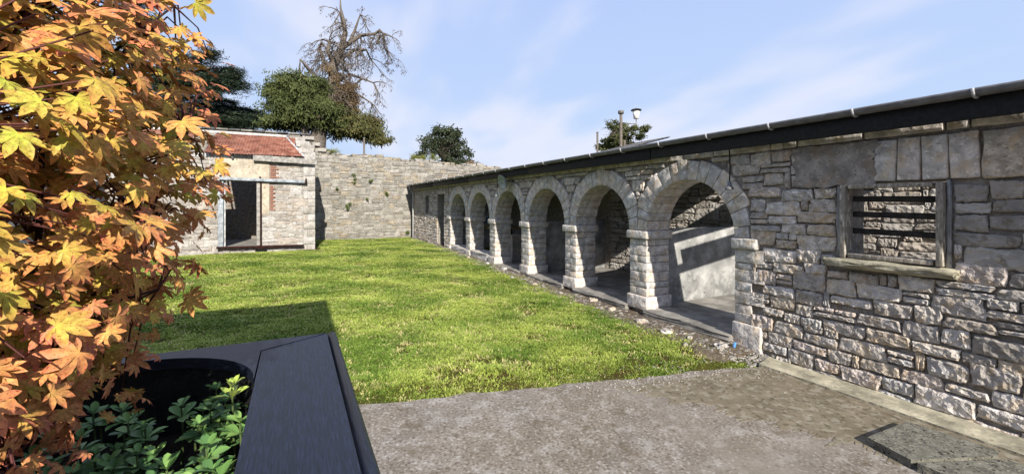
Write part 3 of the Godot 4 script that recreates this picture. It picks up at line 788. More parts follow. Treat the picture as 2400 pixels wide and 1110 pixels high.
	beam("runner", P(-2.35, 0.385, S - 0.14) + o, P(0.30, 0.355, S - 0.14) + o, 0.06, 0.07, T.rustbar, dr)
	beam("runner", P(-1.25, 0.33, S - 0.20) + o, P(-0.9, 0.33, S - 0.20) + o, 0.09, 0.05, T.rustbar, dr)
	# inside
	part("inside_floor", plate(PackedVector2Array([Vector2(-5.7, S + 0.05), Vector2(0.5, S + 0.05), Vector2(0.5, 21.4), Vector2(-5.7, 21.4)]), 0.1, 0.40), T.floor, t, Transform3D(Basis(), o))
	part("side_wall", rbox(Vector3(0.45, 3.3, 3.35), 0.02, 0.02, 4), T.mortar_pale, t, Transform3D(Basis(), P(0.435, 1.7, 19.85) + o))
	part("side_wall", rbox(Vector3(0.45, 3.3, 3.35), 0.02, 0.02, 5), T.mortar_pale, t, Transform3D(Basis(), P(-5.75, 1.7, 19.85) + o))
	part("back_wall", rbox(Vector3(6.2, 4.2, 0.3), 0.02, 0.02, 6), T.mortar, t, Transform3D(Basis(), P(-2.6, 2.1, 21.3) + o))
	# roof of rusty sheets
	var roof := group_node("roof", t)
	var sl := Vector3(0, 1.0, -2.55).normalized()
	for k in 9:
		var x := 0.02 - 0.66 * k
		if k == 4: continue
		var sh := corrugated(0.72, 2.74, 0.09, 0.014)
		part("sheet", sh, T.rust[[1, 0, 0, 2, 0, 0, 1, 0, 2][k]], roof, Transform3D(Basis(Vector3(-1, 0, 0), sl.cross(Vector3(-1, 0, 0)), sl), P(x - 0.36, 3.56 + 0.006 * (k % 2), S - 0.22) + o))
	# the last sheet's slanting verge and bright ridge edge
	beam("verge_strip", P(0.30, 3.575, S - 0.2) + o, P(-0.30, 4.56, S + 2.3) + o, 0.07, 0.03, T.zinc, roof)
	part("hip_sheet", hip_sheet(o, S), T.rust[1], roof)
	beam("ridge_strip", P(-5.7, 4.60, S + 2.33) + o, P(-0.3, 4.60, S + 2.33) + o, 0.05, 0.08, T.zinc, roof)
	for k in 7: beam("rafter", P(-5.3 + k * 0.85, 3.42, S - 0.1) + o, P(-5.3 + k * 0.85, 4.45, S + 2.4) + o, 0.06, 0.10, T.greywood, roof)
	part("eave_board", rbox(Vector3(2.02, 0.20, 0.06), 0.012, 0.010, 8, null, 4), T.oldwood, roof, Transform3D(Basis(Vector3(0, 0, 1), -0.03), P(-0.28, 3.42, S - 0.16) + o))
	part("wall_plate", rbox(Vector3(4.5, 0.13, 0.1), 0.012, 0.008, 9, null, 4), T.zinc, roof, Transform3D(Basis(), P(-3.6, 3.49, S + 0.06) + o))
	# stepped stones of the gable beyond the roof
	for q in [[0.42, 3.60, 17.9, 0.55, 0.3], [0.34, 3.86, 18.6, 0.62, 0.26], [0.46, 4.08, 19.2, 0.5, 0.24], [0.20, 4.30, 19.9, 0.7, 0.26], [0.05, 4.52, 20.5, 0.7, 0.24]]:
		part("gable_stone", rbox(Vector3(q[3], q[4], 0.8), 0.02, 0.03, int(q[2] * 7), null, 2), T.barn[int(q[2] * 10) % 5], t, Transform3D(Basis(), P(q[0], q[1], q[2] + 0.2) + o))
func hip_sheet(o: Vector3, S: float) -> ArrayMesh:
	var st := begin()
	var n := 24
	for i in n:
		var f := func(k: float, top: float) -> Vector3:
			var x := lerpf(-0.33, 0.28, k)
			var up := 1.0 - k if top > 0.5 else 0.0
			return P(x, 3.58 + up * 1.0 + sin(x / 0.09 * TAU) * 0.012, S - 0.2 + up * 2.5) + o
		quad(st, f.call(i / float(n), 0.0), f.call(i / float(n), 1.0), f.call((i + 1.0) / n, 1.0), f.call((i + 1.0) / n, 0.0))
	return finish(st)

# ---------------------------------------------------------------- walls and the house behind
func wall_top(x: float) -> float:
	if x < 0.35: return 4.98
	if x < 0.75: return 4.75
	if x < 1.0: return 4.5
	return 4.22 - 0.04 * (x - 1.0) + 0.05 * sin(x * 2.3) + 0.03 * sin(x * 7.1)
func make_boundary_wall() -> void:
	var S := 21.75
	var t := thing("boundary_wall", "tall rough pale stone wall closing the far end of the lawn", "wall", P(3, 0.1, S))
	var o := -t.position
	var fr := [P(0, 0, S) + o, Vector3(1, 0, 0), Vector3.UP, Vector3(0, 0, 1)]
	var poly := PackedVector2Array([Vector2(-12, -0.2), Vector2(14, -0.2)])
	var x := 14.0
	while x > -12.0:
		poly.append(Vector2(x, wall_top(x) - 0.05)); x -= 0.3
	poly.append(Vector2(-12, wall_top(-12) - 0.05))
	part("core", wall_plate(fr, poly, -0.55, -0.03), T.mortar_far, t)
	var list := []
	for q in rubble(-0.2, 10.2, 0.08, 5.0, Vector2(0.12, 0.24), Vector2(0.2, 0.5), 31):
		if q[1] + q[3] * 0.5 > wall_top(q[0]) or (q[0] < 0.7 and q[1] < 3.5) or (q[0] > 5.6 and q[1] < 2.9): continue
		list.append(q)
	lay(list, [fr[0] - fr[3] * 0.03, fr[1], fr[2], fr[3]], Vector2(0.030, 0.060), 0.006, T.far, t, 45, 300)
	# loose stones along the top
	var r := RNG(46)
	x = 1.05
	while x < 10.0:
		var w := r.randf_range(0.2, 0.5)
		part("top_stone", rbox(Vector3(w - 0.02, r.randf_range(0.09, 0.17), r.randf_range(0.35, 0.5)), 0.03, 0.05, int(x * 20), null, 2), T.far[r.randi() % 5], t, Transform3D(Basis(Vector3.UP, r.randf_range(-0.1, 0.1)), P(x + w * 0.5, wall_top(x + w * 0.5), S + 0.26) + o))
		x += w
	# coping behind the barn's ridge
	x = -7.0
	while x < 0.3:
		part("coping", rbox(Vector3(0.43, 0.07, 0.62), 0.012, 0.01, int(x * 9)), T.far[2] if r.randf() < 0.5 else T.slate, t, Transform3D(Basis(), P(x + 0.22, 5.0 + r.randf_range(0, 0.012), S + 0.28) + o))
		x += 0.45
	lay(rubble(-7.0, -0.2, 4.2, 4.93, Vector2(0.12, 0.18), Vector2(0.3, 0.6), 32), [fr[0] - fr[3] * 0.03, fr[1], fr[2], fr[3]], Vector2(0.035, 0.06), 0.012, T.far, t, 47, 120)
	for q in [[0.55, 4.83, 0.5], [0.88, 4.57, 0.34], [1.12, 4.32, 0.36]]:
		part("step_stone", rbox(Vector3(q[2], 0.16, 0.6), 0.025, 0.03, int(q[0] * 30), null, 2), T.far[4], t, Transform3D(Basis(), P(q[0], q[1], S + 0.2) + o))

func make_side_wall() -> void:
	var t := thing("side_wall", "shaded grey stone wall along the lawn behind the orange maple", "wall", P(-5.4, 0, 9))
	var o := -t.position
	var fr := [P(-5.4, 0, 0) + o, Vector3(0, 0, -1), Vector3.UP, Vector3(1, 0, 0)]   # u = s
	part("core", wall_plate(fr, rect(3.0, 17.0, -0.2, 2.9), -0.5, -0.03), T.mortar, t)
	lay(rubble(6.5, 17.0, 0.0, 2.85, Vector2(0.13, 0.22), Vector2(0.25, 0.6), 34), [fr[0] - fr[3] * 0.03, fr[1], fr[2], fr[3]], Vector2(0.04, 0.07), 0.014, T.stone, t, 48, 200)

func make_house() -> void:
	# flat-roofed house out of view on the left; its roof runs out over the terrace and shades the near lawn
	var t := thing("house", "flat roofed rendered house beside the viewer whose roof shades the lawn", "house", P(-7.6, 0, -4.6))
	part("wall", rbox(Vector3(8.8, 5.3, 9.0), 0.02), T.render, t, Transform3D(Basis(), Vector3(0, 2.42, 0)))
	part("flat_roof", rbox(Vector3(9.1, 0.18, 9.1), 0.02), T.slate, t, Transform3D(Basis(), Vector3(-0.1, 5.17, 0)))
	part("canopy", rbox(Vector3(2.46, 0.16, 2.5), 0.02), T.slate, t, Transform3D(Basis(), P(-1.94, 5.16, -1.35) - t.position))
	for x in [-3.0, 0.0, 3.0]:
		for y in [1.5, 3.9]:
			var w := part("window", rbox(Vector3(1.0, 1.3, 0.06), 0.01), T.lampglass, t, Transform3D(Basis(), Vector3(x, y, -4.51)))
			part("pane", rbox(Vector3(0.88, 1.18, 0.03), 0.005), T.glass, w, Transform3D(Basis(), Vector3(0, 0, -0.03)))
	part("door", rbox(Vector3(0.06, 2.1, 1.0), 0.01), T.darkwood, t, Transform3D(Basis(), Vector3(4.41, 1.05, 0)))

# ---------------------------------------------------------------- trees
func sprig(n: int, size: float, leaf: Vector2, sd: int, flat := 1.0, hang := 0.0) -> ArrayMesh:
	var st := begin(false); var r := RNG(sd)
	for i in n:
		var p := Vector3(r.randfn(0, 0.4), r.randfn(0, 0.4) * flat, r.randfn(0, 0.4)) * size
		var d := Vector3(r.randfn(), r.randfn() * flat - hang, r.randfn()).normalized()
		var side := d.cross(Vector3(r.randfn(), r.randfn(), r.randfn()).normalized()).normalized() * leaf.x * 0.5 * r.randf_range(0.7, 1.2)
		var l := d * leaf.y * r.randf_range(0.7, 1.3)
		quad(st, p, p + l * 0.5 - side, p + l, p + l * 0.5 + side)
	return finish(st)
func crown(called: String, mesh: Mesh, list: Array, m: Material, parent: Node) -> void:
	var mm := MultiMesh.new(); mm.transform_format = MultiMesh.TRANSFORM_3D; mm.use_colors = true; mm.mesh = mesh; mm.instance_count = list.size()
	for i in list.size(): mm.set_instance_transform(i, list[i][0]); mm.set_instance_color(i, list[i][1])
	var o := MultiMeshInstance3D.new(); o.name = called; o.multimesh = mm; o.material_override = m; parent.add_child(o, true)
	meta(o, "", "", "", "stuff")
func leaf_mat(light: float) -> StandardMaterial3D:
	var m := mat(Color.WHITE, null, 1, null, 0, 0.7); m.vertex_color_use_as_albedo = true; m.backlight_enabled = true; m.backlight = G(light); m.metallic_specular = 0.3
	return m
func lobe(list: Array, c: Vector3, rad: Vector3, n: int, a: Color, b: Color, r: RandomNumberGenerator, fill := 0.45, size := 1.0, clump := 0.24) -> void:
	# many small clumps through the lobe's volume, each with its own tone
	var k := maxi(int(n / 16.0), 1)
	for m in k:
		var d := Vector3(r.randfn(), r.randfn(), r.randfn()).normalized()
		var cc := c + d * rad * lerpf(fill, 1.0, pow(r.randf(), 0.6)) * r.randf_range(0.75, 1.12)
		var tone := r.randf()
		for i in int(n / float(k) * r.randf_range(0.6, 1.4)):
			var p := cc + Vector3(r.randfn(), r.randfn() * 0.7, r.randfn()) * rad * clump * 0.7
			var sc := size * r.randf_range(0.6, 1.3)
			list.append([Transform3D(Basis.from_euler(Vector3(r.randf_range(-0.5, 0.5), r.randf() * TAU, r.randf_range(-0.5, 0.5))).scaled(Vector3.ONE * sc), p), a.lerp(b, clampf(tone * 0.6 + r.randf() * 0.4, 0, 1))])
func grow(st: SurfaceTool, p: Vector3, d: Vector3, l: float, w: float, depth: int, r: RandomNumberGenerator, tips: Array, droop := 0.15, spread := 0.8) -> void:
	var pts := [p]; var rad := [w]
	var q := p; var dd := d
	for i in 4:
		dd = (dd + Vector3(r.randfn(), r.randfn(), r.randfn()) * 0.16 - Vector3.UP * droop * 0.25).normalized()
		q += dd * l / 4.0; pts.append(q); rad.append(lerpf(w, w * 0.5, (i + 1) / 4.0))
	tube_to(st, pts, rad, 5 if depth > 1 else 4)
	if depth <= 0: tips.append([q, dd]); return
	for k in (3 if depth > 1 else 4):
		var at: Vector3 = pts[r.randi_range(1, 4)]
		var nd := (dd + Vector3(r.randfn(), r.randfn() * 0.7, r.randfn()) * spread).normalized()
		grow(st, at, nd, l * r.randf_range(0.5, 0.75), w * 0.5, depth - 1, r, tips, droop, spread)

func make_trees() -> void:
	var lm := leaf_mat(0.25)
	# old evergreen with a bare dead top, behind the wall
	var S := 32.0
	var t := thing("evergreen_tree", "old evergreen tree with a bare dead top rising behind the barn", "tree", P(1.35, 0.15, S))
	var o := -t.position
	var at := func(u: float, v: float, ds := 0.0) -> Vector3: return P(1.35 + (u - 738) / 35.0 * 0.94, 1.85 + (478 - v) / 35.0, S + ds) + o
	var r := RNG(60); var tips := []
	part("trunk", tube([P(1.2, 0.0, S) + o, at.call(737, 345), at.call(742, 310), at.call(758, 250), at.call(774, 200), at.call(776, 145), at.call(795, 102), at.call(804, 65), at.call(800, 35), at.call(793, 8), at.call(792, -16)], [0.75, 0.58, 0.52, 0.44, 0.36, 0.30, 0.23, 0.17, 0.11, 0.07, 0.03], 10), T.greybark, t)
	part("trunk", tube([P(0.9, 0.0, S) + o, at.call(715, 330), at.call(708, 290), at.call(690, 240)], [0.4, 0.30, 0.25, 0.15], 8), T.greybark, t)
	var st := begin()
	for limb in [[[790, 108], [815, 85], [829, 50], [838, 22]], [[795, 105], [820, 82], [845, 58], [880, 50], [890, 44], [900, 52], [906, 78]], [[776, 145], [763, 120], [765, 98], [778, 90], [755, 80]], [[776, 150], [800, 122], [830, 95], [855, 100], [870, 110]], [[772, 205], [790, 180], [815, 160], [850, 165], [875, 175]], [[804, 65], [798, 40], [790, 25]], [[776, 160], [752, 140], [745, 110], [748, 95]], [[770, 210], [745, 190], [722, 170], [700, 150]], [[765, 225], [800, 215], [835, 205], [868, 230]]]:
		var pts := []; var rad := []
		for i in limb.size():
			pts.append(at.call(limb[i][0], limb[i][1], r.randf_range(-0.3, 0.3) * i)); rad.append(lerpf(0.17, 0.05, i / float(limb.size() - 1)))
		tube_to(st, pts, rad, 6)
		for i in range(1, pts.size()):
			for k in 3: grow(st, pts[i], Vector3(r.randfn(), r.randfn() * 0.6 - 0.5, r.randfn()).normalized(), r.randf_range(0.7, 1.3), 0.045, 2, r, tips, 0.7, 0.7)
	for k in 26:
		var a := r.randf() * TAU
		grow(st, at.call(r.randf_range(765, 790), r.randf_range(110, 260)), Vector3(cos(a), r.randf_range(-0.5, 0.3), sin(a)).normalized(), r.randf_range(0.9, 1.6), 0.05, 2, r, tips, 0.7, 0.7)
	part("branches", finish(st), T.greybark, t)
	var list := []
	var g0 := Color(0.030, 0.045, 0.015); var g1 := Color(0.10, 0.115, 0.038); var b0 := Color(0.10, 0.065, 0.04)
	for q in [[680, 235, 45, 42, 900], [720, 250, 50, 50, 1000], [655, 270, 34, 22, 380], [760, 275, 50, 38, 800], [645, 225, 20, 26, 170], [740, 205, 34, 24, 380], [690, 195, 40, 14, 220], [690, 285, 55, 16, 480], [640, 290, 26, 10, 160], [700, 215, 24, 30, 240], [668, 205, 18, 20, 140]]:
		lobe(list, at.call(q[0], q[1], r.randf_range(-0.8, 0.8)), Vector3(q[2] / 35.0, q[3] / 35.0, q[2] / 35.0), int(q[4] * 0.8), g0, g1, r, 0.25, 0.9, 0.36)
	for q in [[830, 275, 48, 34, 560], [850, 300, 42, 16, 300], [880, 316, 26, 10, 160], [870, 285, 26, 26, 200], [800, 290, 40, 26, 340]]:
		lobe(list, at.call(q[0], q[1], r.randf_range(-0.8, 0.8)), Vector3(q[2] / 35.0, q[3] / 35.0, q[2] / 35.0), q[4], Color(0.05, 0.06, 0.02), Color(0.12, 0.11, 0.04), r, 0.2, 1.0, 0.36)
	for q in [[810, 215, 45, 40, 340], [790, 240, 36, 36, 260], [770, 180, 40, 36, 90]]:
		lobe(list, at.call(q[0], q[1]), Vector3(q[2] / 35.0, q[3] / 35.0, q[2] / 35.0), q[4], b0, Color(0.14, 0.10, 0.05), r, 0.1, 0.8)
	crown("crown", sprig(12, 0.30, Vector2(0.07, 0.22), 1, 0.8, 0.6), list, lm, t)
	list = []
	for q in tips:
		if r.randf() < 0.75: list.append([Transform3D(Basis.from_euler(Vector3(0, r.randf() * TAU, 0)).scaled(Vector3.ONE * r.randf_range(0.4, 0.8)), q[0]), Color(0.07, 0.06, 0.05).lerp(Color(0.14, 0.105, 0.08), r.randf())])
	crown("withered_leaves", sprig(9, 0.26, Vector2(0.08, 0.2), 2, 1.0, 0.7), list, lm, t)

	# cedar behind the maple
	S = 38.0
	t = thing("cedar_tree", "dark cedar with drooping layered branches behind the orange maple", "tree", P(-9.6, 0.15, S)); o = -t.position
	at = func(u: float, v: float, ds := 0.0) -> Vector3: return P(-9.6 + (u - 310) / 34.6 * 0.86, 1.85 + (478 - v) / 34.6, S + ds) + o
	part("trunk", tube([P(-9.6, 0, S) + o, at.call(312, 200), at.call(305, 60), at.call(296, -60), at.call(292, -160)], [0.6, 0.5, 0.4, 0.3, 0.1], 10), T.bark, t)
	st = begin(); list = []
	r = RNG(61)
	for q in [[200, 545, 128], [215, 500, 110], [190, 480, 160], [235, 572, 178], [250, 605, 222], [262, 625, 250], [270, 590, 272], [280, 560, 286], [240, 530, 205], [225, 555, 158], [180, 470, 190], [285, 600, 262], [275, 520, 300], [150, 500, 215], [120, 440, 130], [255, 470, 270], [60, 330, 25], [20, 318, -10], [80, 340, 60], [100, 380, 90], [200, 160, 150], [220, 120, 200], [245, 90, 240], [140, 190, 110], [80, 220, 60], [20, 250, 10], [-30, 330, -45], [-30, 250, -50]]:
		var a: Vector3 = at.call(308, q[0]); var b: Vector3 = at.call(q[1], q[2], r.randf_range(-2.5, 2.5))
		var mid := (a + b) * 0.5 + Vector3.UP * 0.7
		var pts := []; var rad := []
		for i in 9:
			var k := i / 8.0
			pts.append(a.lerp(mid, k).lerp(mid.lerp(b, k), k)); rad.append(lerpf(0.14, 0.025, k))
		tube_to(st, pts, rad, 5)
		var n := int((b - a).length() * 95)
		for i in n:
			var k := sqrt(r.randf()); var p := a.lerp(mid, k).lerp(mid.lerp(b, k), k)
			var w := 0.25 + 0.9 * (1.0 - k) * k * 2.0
			p += Vector3(r.randfn() * 0.30, -absf(r.randfn()) * 0.38, r.randfn() * w)
			list.append([Transform3D(Basis(Vector3.UP, r.randf() * TAU).scaled(Vector3(1.0, 0.7, 1.0) * r.randf_range(0.6, 1.2)), p), Color(0.018, 0.032, 0.018).lerp(Color(0.06, 0.085, 0.05), pow(r.randf(), 1.5))])
	part("branches", finish(st), T.bark, t)
	crown("crown", sprig(12, 0.34, Vector2(0.05, 0.30), 3, 0.35, 0.2), list, lm, t)

	# round dark tree beyond the far wall
	S = 58.0
	t = thing("round_tree", "small round dark tree peeping over the far stone wall", "tree", P(18.4, 0.15, S)); o = -t.position
	at = func(u: float, v: float, ds := 0.0) -> Vector3: return P(18.4 + (u - 1040) / 17.0 * 0.98, 1.85 + (478 - v) / 17.0, S + ds) + o
	r = RNG(62); tips = []; list = []; st = begin()
	part("trunk", tube([P(18.4, 0, S) + o, at.call(1042, 385), at.call(1038, 350), at.call(1040, 320)], [0.5, 0.4, 0.3, 0.1], 8), T.bark, t)
	for k in 14: grow(st, at.call(1040, r.randf_range(345, 375)), Vector3(r.randfn(), r.randf_range(0.1, 1.0), r.randfn()).normalized(), 1.6, 0.09, 2, r, tips, 0.0, 0.8)
	part("branches", finish(st), T.bark, t)
	for q in [[1040, 318, 38, 20], [1010, 330, 30, 16], [1072, 333, 28, 16], [1000, 352, 26, 14], [1085, 355, 26, 14], [1040, 345, 34, 22], [1092, 372, 20, 10], [990, 373, 22, 11], [1055, 366, 34, 12], [1020, 305, 16, 8], [1062, 308, 18, 9], [1050, 384, 50, 10]]:
		lobe(list, at.call(q[0], q[1], r.randf_range(-1.5, 1.5)), Vector3(q[2] / 17.0, q[3] / 17.0, q[2] / 17.0), int(q[2] * q[3] * 0.30), Color(0.020, 0.028, 0.018), Color(0.065, 0.08, 0.04), r, 0.35)
	crown("crown", sprig(10, 0.42, Vector2(0.16, 0.34), 4, 0.8, 0.1), list, lm, t)

	# tree behind the long roof
	S = 39.0
	t = thing("pine_tree", "spreading tree showing over the long roof behind the lamp post", "tree", P(33.8, 0.15, S)); o = -t.position
	at = func(u: float, v: float, ds := 0.0) -> Vector3: return P(33.8 + (u - 1460) / 20.4 * 0.62 , 1.85 + (478 - v) / 20.4, S - (u - 1460) / 20.4 * 0.62 + ds) + o
	r = RNG(63); tips = []; list = []; st = begin()
	part("trunk", tube([P(33.8, 0, S) + o, at.call(1462, 350), at.call(1458, 310), at.call(1456, 290)], [0.45, 0.35, 0.22, 0.08], 8), T.bark, t)
	for k in 14: grow(st, at.call(1459, r.randf_range(305, 340)), Vector3(r.randfn(), r.randf_range(-0.1, 0.6), r.randfn()).normalized(), 1.6, 0.07, 2, r, tips, 0.0, 0.8)
	part("branches", finish(st), T.bark, t)
	for q in [[1455, 290, 20, 9], [1445, 305, 26, 10], [1480, 300, 22, 8], [1502, 308, 15, 8], [1430, 322, 26, 9], [1465, 318, 26, 10], [1418, 335, 18, 9], [1450, 335, 34, 9], [1488, 325, 16, 7], [1412, 345, 14, 8], [1462, 350, 40, 9]]:
		lobe(list, at.call(q[0], q[1], r.randf_range(-1, 1)), Vector3(q[2] / 20.4, q[3] / 20.4, q[2] / 20.4), int(q[2] * q[3] * 0.55), Color(0.035, 0.045, 0.02), Color(0.10, 0.11, 0.04), r, 0.3)
	crown("crown", sprig(10, 0.34, Vector2(0.12, 0.28), 5, 0.8, 0.1), list, lm, t)

# ---------------------------------------------------------------- black timber planter
const RIM := 1.23
func make_planter() -> void:
	var t := thing("planter", "large black painted timber planter with a mitred plank rim", "planter", P(-0.8, -0.035, 1.2))
	var o := -t.position
	var xf := Transform3D(Basis(), o)
	# right plank and far plank with a curved inner corner
	part("rim_plank", plate(PackedVector2Array([Vector2(-0.125, -0.35), Vector2(0.138, -0.35), Vector2(0.138, 2.262), Vector2(-0.125, 2.118)]), RIM - 0.04, RIM), T.black, t, xf)
	var poly := PackedVector2Array([Vector2(0.134, 2.268), Vector2(-1.75, 2.268), Vector2(-1.75, 2.175), Vector2(-0.75, 2.19)])
	for i in 11:
		var a := PI * 0.5 * (1.0 - i / 10.0)
		poly.append(Vector2(-0.56 + cos(a) * 0.43, 1.78 + sin(a) * 0.405))
	poly.append(Vector2(-0.129, 2.12))
	part("rim_plank", plate(poly, RIM - 0.04, RIM + 0.002), T.blackx, t, xf)
	part("rim_plank", plate(PackedVector2Array([Vector2(-2.0, -0.35), Vector2(-1.755, -0.35), Vector2(-1.755, 2.268), Vector2(-2.0, 2.268)]), RIM - 0.04, RIM), T.black, t, xf)
	part("rim_plank", plate(PackedVector2Array([Vector2(-2.0, -0.6), Vector2(0.138, -0.6), Vector2(0.138, -0.355), Vector2(-2.0, -0.355)]), RIM - 0.04, RIM), T.black, t, xf)
	# rounded moulding along the edges
	part("moulding", tube([P(0.162, RIM - 0.022, -0.6) + o, P(0.162, RIM - 0.022, 2.29) + o], [0.021, 0.021], 12), T.black, t)
	part("moulding", tube([P(0.18, RIM - 0.026, 2.288) + o, P(-2.0, RIM - 0.026, 2.288) + o], [0.016, 0.016], 12), T.black, t)
	# side boards
	for k in 8:
		var y := 0.03 + 0.15 * k
		part("side_board", rbox(Vector3(0.03, 0.143, 2.86), 0.006), T.black, t, Transform3D(Basis(), P(0.13, y + 0.04, 0.83) + o))
		part("side_board", rbox(Vector3(2.11, 0.143, 0.03), 0.006), T.black, t, Transform3D(Basis(), P(-0.94, y + 0.04, 2.245) + o))
		part("side_board", rbox(Vector3(0.03, 0.143, 2.86), 0.006), T.black, t, Transform3D(Basis(), P(-1.98, y + 0.04, 0.83) + o))
	# liner wall below the inner edge
	var inner := [Vector2(-0.118, -0.3), Vector2(-0.118, 1.78)]
	for i in 11:
		var a := PI * 0.5 * i / 10.0
		inner.append(Vector2(-0.56 + cos(a) * 0.442, 1.78 + sin(a) * 0.417))
	inner.append(Vector2(-1.74, 2.20))
	var st := begin()
	for i in inner.size() - 1: quad(st, P(inner[i].x, 0.8, inner[i].y), P(inner[i + 1].x, 0.8, inner[i + 1].y), P(inner[i + 1].x, RIM - 0.042, inner[i + 1].y), P(inner[i].x, RIM - 0.042, inner[i].y))
	var liner := mat(C(.03, .03, .03), T.slab.albedo_texture, 2.5, null, 0, 0.6)
	part("liner", finish(st), liner, t, xf)
	part("soil", plate(PackedVector2Array([Vector2(-1.75, -0.34), Vector2(-0.12, -0.34), Vector2(-0.12, 2.16), Vector2(-1.75, 2.16)]), 0.3, 0.93), T.potting, t, xf)
	# leafy plants in it
	var r := RNG(70)
	var leaves := [broad_leaf(0.0), broad_leaf(0.35), broad_leaf(0.7)]
	var mats := []
	for c in [[.09, .18, .05], [.12, .23, .065], [.07, .15, .05], [.16, .27, .075]]:
		var m := mat(C(c[0], c[1], c[2]), null, 1, null, 0, 0.35); m.backlight_enabled = true; m.backlight = G(0.2); mats.append(m)
	var fresh := mat(C(.33, .42, .08), null, 1, null, 0, 0.4); fresh.backlight_enabled = true; fresh.backlight = G(0.4)
	var stem := mat(C(.06, .09, .03))
	var ordinal := ["nearest", "second", "third", "fourth", "fifth", "sixth", "seventh", "eighth", "ninth", "tenth", "eleventh", "twelfth", "thirteenth", "fourteenth"]
	var spots := []
	for k in 13: spots.append([-0.62 + 0.19 * (k % 3) + r.randf_range(-0.06, 0.06), 1.16 + 0.068 * k + r.randf_range(-0.03, 0.03), 1.10, 5 + k % 2])
	spots.append([-0.20, 1.83, 1.195, 1])
	for k in spots.size():
		var q: Array = spots[k]; var lime := k == 13
		var lab: String = "glossy dark green leafy plant low in the planter, %s from the viewer" % ordinal[k]
		if lime: lab = "bright lime shoot sticking up beside the planter's right plank"
		var pl := thing("leafy_plant", lab, "plant", P(q[0], 0.93, q[1]), 0.0, "" if lime else "green plants filling the planter")
		for sh in q[3]:
			var off := Vector3(r.randf_range(-0.11, 0.11), 0, r.randf_range(-0.09, 0.09)) if not lime else Vector3.ZERO
			if q[0] + off.x > -0.155: off.x = -0.155 - q[0]
			var top: float = q[2] - 0.93 + (r.randf_range(-0.03, 0.05) if not lime else 0.0)
			var shoot := part("shoot", tube([Vector3.ZERO, Vector3(0.005, top * 0.5, 0.0), Vector3(0.0, top, 0.004)], [0.005, 0.004, 0.003], 5), stem, pl, Transform3D(Basis(), off))
			for tier in 2:
				var n := 8 if tier == 0 else 5
				for i in n:
					var a := TAU * i / n + r.randf_range(-0.3, 0.3) + tier * 0.4
					var tilt := r.randf_range(0.1, 0.5) if tier == 0 else r.randf_range(0.5, 1.0)
					if lime: tilt += 0.25
					var sz := (r.randf_range(0.055, 0.08) if lime else r.randf_range(0.042, 0.066)) * (1.0 if tier == 0 else 0.75)
					var b := Basis(Vector3.UP, a) * Basis(Vector3.RIGHT, tilt) * Basis(Vector3.FORWARD, r.randf_range(-0.3, 0.3))
					part("leaf", leaves[r.randi() % 3], fresh if lime else mats[r.randi() % 4], shoot, Transform3D(b.scaled(Vector3.ONE * sz), Vector3(0, top - (0.035 if tier == 0 else 0.0), 0)))
func broad_leaf(curl: float) -> ArrayMesh:   # length 1 along -z
	var st := begin()
	var prof := [[0.0, 0.02], [0.2, 0.10], [0.45, 0.20], [0.68, 0.24], [0.86, 0.17], [1.0, 0.0]]
	for i in prof.size() - 1:
		for sx in [-1.0, 1.0]:
			var f := func(k: int, e: float) -> Vector3:
				var l: float = prof[k][0]; return Vector3(prof[k][1] * e * sx, 0.10 * prof[k][1] / 0.24 * e - curl * 0.35 * l * l, -l)
			if sx > 0: quad(st, f.call(i, 0), f.call(i + 1, 0), f.call(i + 1, 1), f.call(i, 1))
			else: quad(st, f.call(i, 0), f.call(i, 1), f.call(i + 1, 1), f.call(i + 1, 0))
	return finish(st)

# ---------------------------------------------------------------- the maple
const LOBES := [[0.0, 0.62], [0.66, 0.58], [-0.66, 0.58], [1.28, 0.48], [-1.28, 0.48], [1.95, 0.30], [-1.95, 0.30]]
func leaf_veins() -> ImageTexture:   # the leaf spans -0.7 to 0.7 of both axes
	var size := 256; var im := Image.create(size, size, false, Image.FORMAT_RGB8); var n := noise(31, 0.03, 4); var n2 := noise(37, 0.12, 2)
	for j in size:
		for i in size:
			var p := Vector2((i + 0.5) / size * 1.4 - 0.7, (j + 0.5) / size * 1.4 - 0.7)
			var v := 0.0
			for l in LOBES:
				var ax := Vector2(sin(l[0]), -cos(l[0])); var al := p.dot(ax); var ac := absf(p.x * ax.y - p.y * ax.x)
				if al < 0.0 or ac > 0.16: continue
				v = maxf(v, 1.0 - smoothstep(0.003, 0.011, ac))
				v = maxf(v, 0.55 * (1.0 - smoothstep(0.04, 0.13, absf(fposmod((al - ac * 1.1) * 13.0, 1.0) - 0.5))) * (1.0 - ac / 0.16))
			var m := 0.84 + 0.16 * n.get_noise_2d(i, j) + 0.06 * n2.get_noise_2d(i, j)
			var c := Color(m, m * (1.0 + 0.10 * n.get_noise_2d(i + 300, j)), m * 0.95).lerp(Color(1, 1, 0.85), v * 0.5)
			if n2.get_noise_2d(i * 0.6, j * 0.6 + 500) > 0.5: c = c * Color(0.72, 0.62, 0.6)
			im.set_pixel(i, j, c.clamp())
	return ImageTexture.create_from_image(im)
